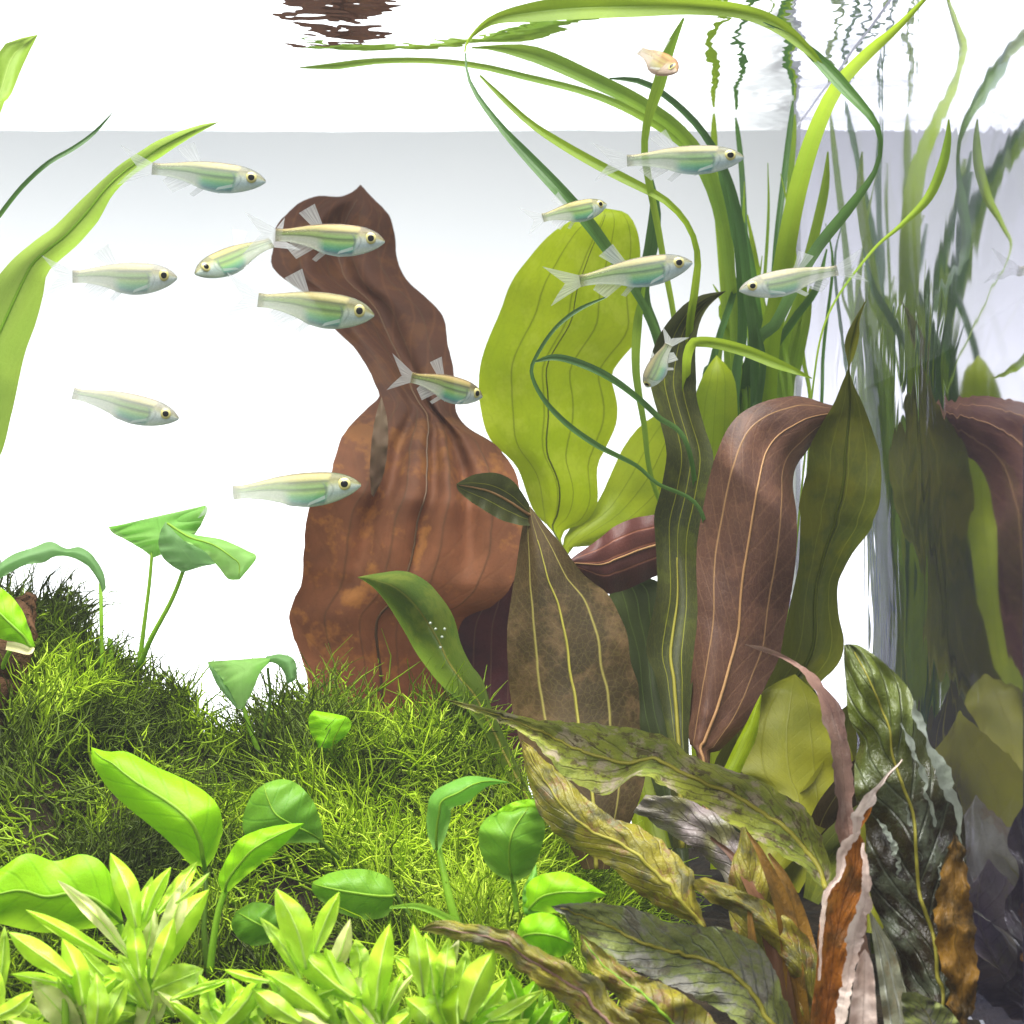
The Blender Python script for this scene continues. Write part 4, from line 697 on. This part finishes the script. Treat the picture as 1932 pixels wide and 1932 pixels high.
specs = [
 ('tallest bright stem plant with pink-tipped leaves, left of the narrow upright leaf', (282, 1880), .455, [
   ((710, 830), (860, 1260), 150, 'bright'), ((370, 1005), (780, 1440), 95, 'brightpink'), ((980, 980), (800, 1380), 130, 'bright'), ((1100, 920), (950, 1230), 95, 'bright'),
   ((1270, 885), (1040, 1180), 100, 'bright'), ((1350, 955), (1160, 1130), 45, 'bright'), ((1190, 1000), (1010, 1440), 130, 'brightpink'), ((1345, 1065), (1040, 1560), 190, 'bright'),
   ((975, 1140), (930, 1480), 90, 'brightpink'), ((165, 1195), (700, 1500), 95, 'bright'), ((860, 1250), (900, 1600), 120, 'bright'), ((1310, 1580), (1020, 1700), 190, 'bright'),
   ((760, 1480), (940, 1800), 130, 'bright'), ((500, 1430), (860, 1750), 120, 'bright'), ((1020, 1600), (900, 2000), 170, 'brightpink'), ((1120, 1250), (1000, 1600), 120, 'bright')]),
 ('bright stem plant at the left edge, low and spreading, under the wide flat leaf', (120, 1900), .445, [
   ((55, 1340), (420, 1600), 150, 'bright'), ((400, 1375), (520, 1760), 150, 'bright'), ((70, 1610), (420, 1680), 80, 'bright'), ((205, 1650), (490, 1990), 190, 'brightpink'),
   ((430, 1560), (560, 1900), 130, 'brightpink'), ((215, 1720), (-40, 1880), 110, 'bright'), ((620, 1600), (600, 2000), 140, 'bright'), ((820, 1640), (640, 2000), 130, 'bright'),
   ((30, 1300), (-20, 1750), 90, 'bright'), ((300, 1860), (120, 1960), 80, 'bright'), ((-60, 1500), (-30, 1900), 120, 'bright'), ((50, 1900), (300, 2050), 110, 'brightpink')]),
 ('bright stem plant with slim pointed leaves between the two tall clumps', (430, 1920), .44, [
   ((1500, 1640), (1140, 1760), 60, 'bright'), ((1440, 1580), (1700, 1650), 60, 'bright'), ((1690, 1620), (1400, 1960), 130, 'bright'), ((1300, 1700), (1420, 1960), 110, 'bright'),
   ((1010, 1720), (1220, 1900), 70, 'brightpink'), ((1620, 1700), (1900, 1900), 140, 'bright'), ((1230, 1880), (1300, 2060), 120, 'bright'), ((1500, 1830), (1700, 2010), 110, 'bright')]),
]
specs2 = [
 ('bright stem plant with broad pale leaves in the middle of the front row', (590, 1900), .45, [
   ((165, 1058), (340, 1520), 190, 'bright'), ((60, 1243), (300, 1600), 95, 'bright'), ((575, 1080), (430, 1440), 115, 'bright'), ((645, 1255), (490, 1640), 110, 'brightpink'),
   ((680, 1385), (700, 1640), 130, 'bright'), ((75, 1585), (460, 1860), 160, 'bright'), ((240, 1345), (620, 1720), 170, 'bright'), ((480, 1440), (700, 1850), 160, 'bright'),
   ((250, 1640), (560, 1980), 150, 'bright'), ((0, 1740), (400, 1960), 120, 'bright'), ((200, 1830), (520, 1980), 90, 'brightpink'), ((620, 1560), (820, 1900), 120, 'brightpink')]),
 ('bright stem plant with a single tall lance leaf, right of the broad pale ones', (710, 1930), .448, [
   ((900, 1285), (820, 1780), 150, 'bright'), ((930, 1490), (1060, 1640), 90, 'bright'), ((780, 1550), (840, 1900), 130, 'bright'), ((980, 1600), (880, 1950), 110, 'bright'),
   ((1060, 1600), (860, 1960), 60, 'brightpink'), ((600, 1780), (820, 2000), 120, 'bright'), ((1040, 1850), (860, 2010), 110, 'bright')]),
 ('rightmost bright stem plant, with blunt leaves beside the narrow yellow-brown leaf', (860, 1930), .435, [
   ((1050, 1285), (1110, 1700), 120, 'bright'), ((1130, 1345), (1180, 1700), 130, 'bright'), ((1280, 1375), (1240, 1720), 120, 'bright'), ((1345, 1390), (1220, 1700), 90, 'brightpink'),
   ((1400, 1450), (1320, 1800), 110, 'bright'), ((1570, 1450), (1400, 1860), 190, 'bright'), ((1370, 1640), (1350, 1960), 190, 'olivefront'), ((1890, 1710), (1430, 1960), 100, 'bright'),
   ((1160, 1640), (1240, 1960), 150, 'bright'), ((1000, 1760), (1240, 2000), 150, 'bright'), ((1640, 1800), (1400, 2000), 120, 'anubias'), ((1800, 1900), (1500, 2060), 120, 'bright')]),
 ('low green stem plant under the narrow yellow-brown leaf at the bottom edge', (1020, 1940), .46, [
   ((1650, 1580), (1750, 1900), 110, 'anubias'), ((1850, 1640), (1750, 1960), 130, 'anubias'), ((1950, 1780), (1780, 2000), 110, 'anubias'), ((2050, 1850), (1850, 2050), 120, 'anubias'), ((1600, 1700), (1700, 2000), 120, 'anubias3')]),
]
M['olivefront'] = leafmat('deeper_lime_leaf', '90b810', '84ac10', vein='a8c830', vpos=(.5,), vw=.03, veinstr=.5, ns=22, trans=.35, rough=.35)
for fn, sps in ((C5, specs), (C6, specs2)):
    for label, base, d, lv in sps:
        t_ = stemplant(label, base, d)
        stem(t_, [(base[0], base[1] + 200, d + .004), (base[0] + 4, base[1] + 60, d + .003), (base[0], base[1] - 70, d + .004)], [9, 7, 4], M['stalk'])
        for i, (tip, bs, wd, m) in enumerate(lv):
            q = .002 * (i % 5) - .001 * (i / 3)
            lanceleaf(t_, fn(*tip), fn(*bs), wd * .2931 * 1.06, d + q, d + q + rnd.uniform(-.006, .008), M[m])
        # lower whorls, mostly hidden
        for j in range(16):
            an = rnd.uniform(-1.3, 1.3); x0, y0 = base[0] + rnd.uniform(-45, 45), base[1] + rnd.uniform(-20, 60); ln = rnd.uniform(60, 120)
            lanceleaf(t_, (x0 + math.sin(an) * ln, y0 - math.cos(an) * ln * .7), (x0, y0), rnd.uniform(26, 40), d + .012, d + .008 + rnd.uniform(-.01, .01), M['bright'], nv=16)

# ---------------------------------------------------------------- fish
def fish_body_mat(name='fish_skin', wash='ffffff', amt=0.0):
    k = NT(name); tc = k.n('TexCoord'); sx = k.n('SeparateXYZ'); k.l(tc.outputs['UV'], sx.inputs[0]); U, V = sx.outputs[0], sx.outputs[1]
    ob = tc.outputs['Object']
    nz = k.noise(ob, 420, 3, .6, 0, 1); nz2 = k.noise(ob, 1500, 2, .6, .35, .65)
    vj = k.math('ADD', V, k.math('MULTIPLY', k.math('SUBTRACT', nz, .5), .07))
    tail = k.ramp(vj, [(0, lin('f4f2ec')), (.25, lin('eeeeea')), (.42, lin('dde0cc')), (.48, lin('56703c')), (.55, lin('9cbc5c')), (.66, lin('a8b858')), (.72, lin('7c8440')), (.82, lin('c8b85c')), (.90, lin('e8c870')), (1, lin('a87c3c'))])
    belly = k.ramp(vj, [(0, lin('e4ecf4')), (.08, lin('6c8cac')), (.16, lin('4cb0b0')), (.28, lin('78d094')), (.40, lin('b8e078')), (.50, lin('4c6c2c')), (.57, lin('a0cc68')), (.66, lin('8c9c4c')), (.72, lin('4c4c28')), (.78, lin('c8b45c')), (.88, lin('f0cc74')), (1, lin('a0743c'))])
    head = k.ramp(vj, [(0, lin('f4f8fc')), (.3, lin('c8d8e8')), (.5, lin('f8faf8')), (.66, lin('d8cc90')), (.76, lin('98803c')), (1, lin('5c4824'))])
    f1 = k.ramp(U, [(.38, (0, 0, 0)), (.46, (1, 1, 1))]); f2 = k.ramp(k.math('ADD', U, k.math('MULTIPLY', V, -.06)), [(.70, (0, 0, 0)), (.73, (1, 1, 1))])
    col = k.mix(f1, tail, belly); col = k.mix(f2, col, head)
    # gill cover line and blue-grey streaks behind it
    gl_ = k.ramp(k.math('ADD', U, k.math('MULTIPLY', k.math('POWER', k.math('SUBTRACT', V, .45), 2.0), .5)), [(.715, (0, 0, 0)), (.735, (1, 1, 1)), (.748, (0, 0, 0)), (.772, (0, 0, 0)), (.785, (.6, .6, .6)), (.80, (0, 0, 0))])
    lowv = k.ramp(V, [(.15, (0, 0, 0)), (.25, (1, 1, 1)), (.6, (1, 1, 1)), (.72, (0, 0, 0))])
    col = k.mix(k.math('MULTIPLY', k.math('MULTIPLY', gl_, lowv), .75), col, lin('566878'))
    col = k.mix(k.math('MULTIPLY', nz2, .22), col, lin('ffffff'))
    col = k.mix(1.0, col, (.93, .95, .93, 1), 'MULTIPLY')
    spot = k.ramp(U, [(0, (.45, .42, .3)), (.03, (.6, .56, .4)), (.07, (1, 1, 1))]); col = k.mix(1.0, col, spot, 'MULTIPLY')
    outl = k.ramp(V, [(0, (.4, .46, .48)), (.06, (1, 1, 1)), (.93, (1, 1, 1)), (1, (.34, .3, .2))]); col = k.mix(1.0, col, outl, 'MULTIPLY')
    if amt: col = k.mix(amt, col, lin(wash))
    sc_ = k.n('TexVoronoi'); sc_.inputs['Scale'].default_value = 55; mp2 = k.n('Mapping'); mp2.inputs['Scale'].default_value = (1, .6, 1.3); k.l(ob, mp2.inputs[0]); k.l(mp2.outputs[0], sc_.inputs['Vector'])
    scl = k.ramp(sc_.outputs['Distance'], [(0, (1.0, 1.0, 1.0)), (.55, (.80, .84, .80))]); col = k.mix(1.0, col, scl, 'MULTIPLY')
    pr = k.n('BsdfPrincipled'); k.l(col, pr.inputs['Base Color']); pr.inputs['Roughness'].default_value = .24; pr.inputs['Specular IOR Level'].default_value = .8
    pr.inputs['Metallic'].default_value = .1
    bp = k.n('Bump'); bp.inputs['Strength'].default_value = .3; bp.inputs['Distance'].default_value = .0003; k.l(nz2, bp.inputs['Height']); k.l(bp.outputs[0], pr.inputs['Normal'])
    tr = k.n('BsdfTranslucent'); k.l(col, tr.inputs[0]); mx = k.n('MixShader'); mx.inputs[0].default_value = .4; k.l(pr.outputs[0], mx.inputs[1]); k.l(tr.outputs[0], mx.inputs[2])
    tp = k.n('BsdfTransparent'); tp.inputs[0].default_value = (1, 1, .96, 1); m2 = k.n('MixShader')
    amt = k.ramp(U, [(0, (.5, .5, .5)), (.4, (.36, .36, .36)), (.55, (.2, .2, .2)), (.75, (.12, .12, .12)), (1, (.08, .08, .08))]); k.l(amt, m2.inputs[0]); k.l(mx.outputs[0], m2.inputs[1]); k.l(tp.outputs[0], m2.inputs[2])
    k.l(m2.outputs[0], k.out.inputs[0]); return k.m
def fin_mat():
    k = NT('fish_fin'); tc = k.n('TexCoord'); mp = k.n('Mapping'); mp.inputs['Scale'].default_value = (26, .7, 1); k.l(tc.outputs['UV'], mp.inputs[0])
    nz = k.noise(mp.outputs[0], 1, 2, .5, .4, .6)
    df = k.n('BsdfPrincipled'); df.inputs['Base Color'].default_value = lin('e6eaec'); df.inputs['Roughness'].default_value = .3
    tl_ = k.n('BsdfTranslucent'); tl_.inputs[0].default_value = lin('e8ecea'); a_ = k.n('MixShader'); a_.inputs[0].default_value = .5; k.l(df.outputs[0], a_.inputs[1]); k.l(tl_.outputs[0], a_.inputs[2])
    tp = k.n('BsdfTransparent'); mx = k.n('MixShader'); k.l(k.math('ADD', .45, k.math('MULTIPLY', nz, .25)), mx.inputs[0]); k.l(a_.outputs[0], mx.inputs[1]); k.l(tp.outputs[0], mx.inputs[2])
    k.l(mx.outputs[0], k.out.inputs[0]); return k.m
M['skin'], M['fin'] = fish_body_mat(), fin_mat()
SKINS = [M['skin'], fish_body_mat('fish_skin_silver', 'f0f2f2', .3), fish_body_mat('fish_skin_blue', 'a4ccd8', .15), fish_body_mat('fish_skin_lime', 'bcdc84', .12), fish_body_mat('fish_skin_orange', 'c07c2c', .6)]
def glossymat(name, c, rough=.1, metallic=0.0):
    k = NT(name); pr = k.n('BsdfPrincipled'); pr.inputs['Base Color'].default_value = lin(c); pr.inputs['Roughness'].default_value = rough; pr.inputs['Metallic'].default_value = metallic
    k.l(pr.outputs[0], k.out.inputs[0]); return k.m
M['iris'] = glossymat('fish_iris', 'c4bc7c', .2); M['pupil'] = glossymat('fish_pupil', '080808', .08)

# profile of the body from peduncle (x=0) to snout (x=1): top and bottom height, half thickness (body length 1)
PX = [0, .06, .18, .32, .45, .58, .70, .80, .88, .95, 1.0]
PT = [.058, .054, .076, .104, .122, .128, .124, .114, .092, .058, .008]
PB = [-.058, -.052, -.062, -.092, -.142, -.160, -.150, -.126, -.096, -.060, -.016]
PW = [.012, .018, .030, .042, .054, .060, .060, .056, .046, .028, .006]
def fish_proto():
    n, m = 34, 18; xs = np.linspace(0, 1, n) ** .92
    T, B, W_ = (np.interp(xs, PX, q) for q in (PT, PB, PW))
    ker = np.array([.25, .5, .25])
    for q in (T, B, W_):
        q[1:-1] = np.convolve(q, ker, 'valid')
    v, uv = [], []
    for i in range(n):
        for j in range(m):
            a_ = 2 * math.pi * j / m; cz = (T[i] + B[i]) / 2; hz = (T[i] - B[i]) / 2
            z = cz + hz * math.cos(a_); y = W_[i] * math.copysign(abs(math.sin(a_)) ** .85, math.sin(a_))
            v.append((xs[i], y, z)); uv.append((xs[i], .5 + .5 * math.cos(a_)))
    f = []
    for i in range(n - 1):
        for j in range(m):
            k2 = (j + 1) % m; f.append((i * m + j, (i + 1) * m + j, (i + 1) * m + k2, i * m + k2))
    f.append(tuple(range(m))); f.append(tuple((n - 1) * m + j for j in range(m))[::-1])
    def build(name, v, f, mat, uv=None):
        me = bpy.data.meshes.new(name); me.from_pydata([tuple(map(float, q)) for q in v], [], f)
        if uv is not None:
            l = me.uv_layers.new(name='UVMap')
            for lp in me.loops: l.data[lp.index].uv = uv[lp.vertex_index]
        me.polygons.foreach_set('use_smooth', [True] * len(me.polygons)); me.materials.append(mat); me.update(); return me
    parts = {'body': build('body', v, f, M['skin'], uv)}
    def fin(name, root, tipc, nray=9, nl=6, bow=.0, y0=0.0, yb=.0):
        root, tipc = catmull([tuple(p) + (0,) for p in root], nray), catmull([tuple(p) + (0,) for p in tipc], nray); v, uv = [], []
        for i in range(nray):
            for j in range(nl):
                t = j / (nl - 1); x = root[i][0] * (1 - t) + tipc[i][0] * t; z = root[i][1] * (1 - t) + tipc[i][1] * t
                v.append((x, y0 + yb * t + bow * math.sin(t * 3) * (1 if i % 2 else .7), z)); uv.append((i / (nray - 1), t))
        fs = [tuple(int(q) for q in r) for r in grid_faces(nray, nl)]
        return build(name, v, fs, M['fin'], uv)
    parts['tail_fin'] = [fin('tail_fin', [(.01, .05), (.0, .025), (0, 0)], [(-.30, .19), (-.22, .10), (-.13, .0)], yb=.01), fin('tail_fin', [(0, 0), (0, -.025), (.01, -.05)], [(-.13, .0), (-.22, -.10), (-.29, -.19)], yb=-.01)]
    parts['dorsal_fin'] = fin('dorsal_fin', [(.32, .10), (.42, .12)], [(.20, .20), (.34, .29)], bow=.004)
    parts['anal_fin'] = fin('anal_fin', [(.14, -.055), (.36, -.10)], [(.10, -.10), (.20, -.20)], bow=.004)
    parts['pelvic_fin'] = fin('pelvic_fin', [(.42, -.11), (.48, -.125)], [(.34, -.19), (.38, -.21)], 5, 4, y0=.02, yb=.02)
    parts['pectoral_fin'] = [fin('pectoral_fin', [(.72, -.07), (.72, -.10)], [(.60, -.12), (.58, -.15)], 5, 4, y0=s * .055, yb=s * .045) for s in (-1, 1)]
    def dome(name, x, z, s, r, bulgey, y0, mat):
        v, f = [(x, s * (y0 + bulgey), z)], []; nr_, ns = 5, 18
        for i in range(1, nr_):
            a_ = i / (nr_ - 1) * math.pi / 2
            for j in range(ns):
                b_ = 2 * math.pi * j / ns; v.append((x + r * math.sin(a_) * math.cos(b_), s * (y0 + bulgey * math.cos(a_)), z + r * math.sin(a_) * math.sin(b_)))
        for j in range(ns): f.append((0, 1 + j, 1 + (j + 1) % ns))
        for i in range(nr_ - 2):
            for j in range(ns):
                a0 = 1 + i * ns + j; a1 = 1 + i * ns + (j + 1) % ns; f.append((a0, a0 + ns, a1 + ns, a1))
        return build(name, v, f, mat)
    parts['eye'] = [(dome('eye', .872, .012, s, .052, .018, .042, M['iris']), dome('pupil', .875, .012, s, .030, .008, .0550, M['pupil'])) for s in (-1, 1)]
    return parts
FP = fish_proto()
def make_fish(label, nose, ped, d, yaw=0.0, skin=0, tall=1.0, roll=0.0):
    X0, Y0, Z0 = at(ped[0], ped[1], d); X1, _, Z1 = at(nose[0], nose[1], d)
    dx, dz = X1 - X0, Z1 - Z0; face = 1 if dx >= 0 else -1
    proj = math.hypot(dx, dz); Lf = proj / math.cos(yaw); pitch = math.atan2(dz, abs(dx))
    root = thing('silver_fish', label, 'fish', (X0, d, Z0), 'small silvery green fish')
    # +X of the body points to the snout; facing left = turned half round
    from mathutils import Matrix
    m = Matrix.Rotation(-face * pitch, 4, 'Y') @ Matrix.Rotation(yaw + (math.pi if face < 0 else 0), 4, 'Z') @ Matrix.Rotation(roll, 4, 'X')
    if face < 0: m = Matrix.Rotation(pitch, 4, 'Y') @ Matrix.Rotation(math.pi + yaw, 4, 'Z') @ Matrix.Rotation(roll, 4, 'X')
    root.rotation_euler = m.to_euler(); root.scale = (Lf, Lf, Lf * tall)
    def put(name, me, par):
        o = bpy.data.objects.new(name, me); COL.objects.link(o); o.parent = par; return o
    b = put('body', FP['body'], root); b.material_slots[0].link = 'OBJECT'; b.material_slots[0].material = SKINS[skin]
    for nm in ('tail_fin', 'dorsal_fin', 'anal_fin', 'pelvic_fin', 'pectoral_fin'):
        q = FP[nm]
        for me in (q if isinstance(q, list) else [q]): put(nm, me, root)
    for e, p in FP['eye']:
        eo = put('eye', e, root); put('pupil', p, eo)
    return root
FISH = [
 ('silver fish highest on the left, its tail over the long strap leaf', (500, 340), (287, 318), .56, .05),
 ('silver fish swimming across the curled tip of the copper leaf', (726, 455), (520, 443), .55, 0),
 ('silver fish facing down left, its tail touching the copper leaf tip', (386, 530), (512, 458), .60, .65),
 ('pale silver fish at far left, level, just under the long strap leaf', (331, 521), (137, 522), .575, .1),
 ('silver fish just below the fish on the copper leaf tip', (706, 594), (487, 566), .56, 0),
 ('lone silver fish in the white gap at left, tilted nose down', (334, 788), (138, 742), .575, .1),
 ('silver fish with raised dorsal fin before the narrow waist of the copper leaf', (908, 740), (776, 712), .565, .75),
 ('lowest silver fish, its nose touching the broad part of the copper leaf', (681, 914), (440, 930), .555, 0),
 ('silver fish at upper right over the arching grass blades', (1405, 294), (1183, 303), .53, .05),
 ('silver fish above the broad lime leaf, pointing up right', (1148, 374), (1024, 411), .57, .5),
 ('silver fish crossing the top of the broad lime leaf', (1308, 492), (1094, 530), .545, .1),
 ('silver fish facing left among the grass blades at right', (1391, 551), (1580, 510), .545, .15),
 ('pale translucent fish diving before the dark olive leaf', (1228, 722), (1262, 650), .56, -1.0),
 ('small orange-backed fish near the water surface, turned toward the viewer', (1270, 156), (1208, 96), .59, -.8),
]
for q, (lb, nose, ped, d, yaw) in enumerate(FISH):
    make_fish(lb, nose, ped, d, yaw, [2, 0, 3, 1, 3, 1, 0, 3, 2, 3, 2, 1, 1, 4][q], [.95, 1.05, 1.0, 1.1, 1.08, .98, 1.0, .95, .88, 1.0, .93, .9, 1.0, 1.35][q])

# ---------------------------------------------------------------- faint suspended matter in the water
hz = NT('haze_volume'); pv = hz.n('VolumePrincipled'); pv.inputs['Color'].default_value = (.93, .96, 1, 1); pv.inputs['Density'].default_value = .035; hz.l(pv.outputs[0], hz.out.inputs['Volume'])
v, f = box(-2.3, 1.9, -.6, 1.5, -.9, 1.45); tag(mesh('haze', v, f, hz.m, smooth=False), kind='stuff')
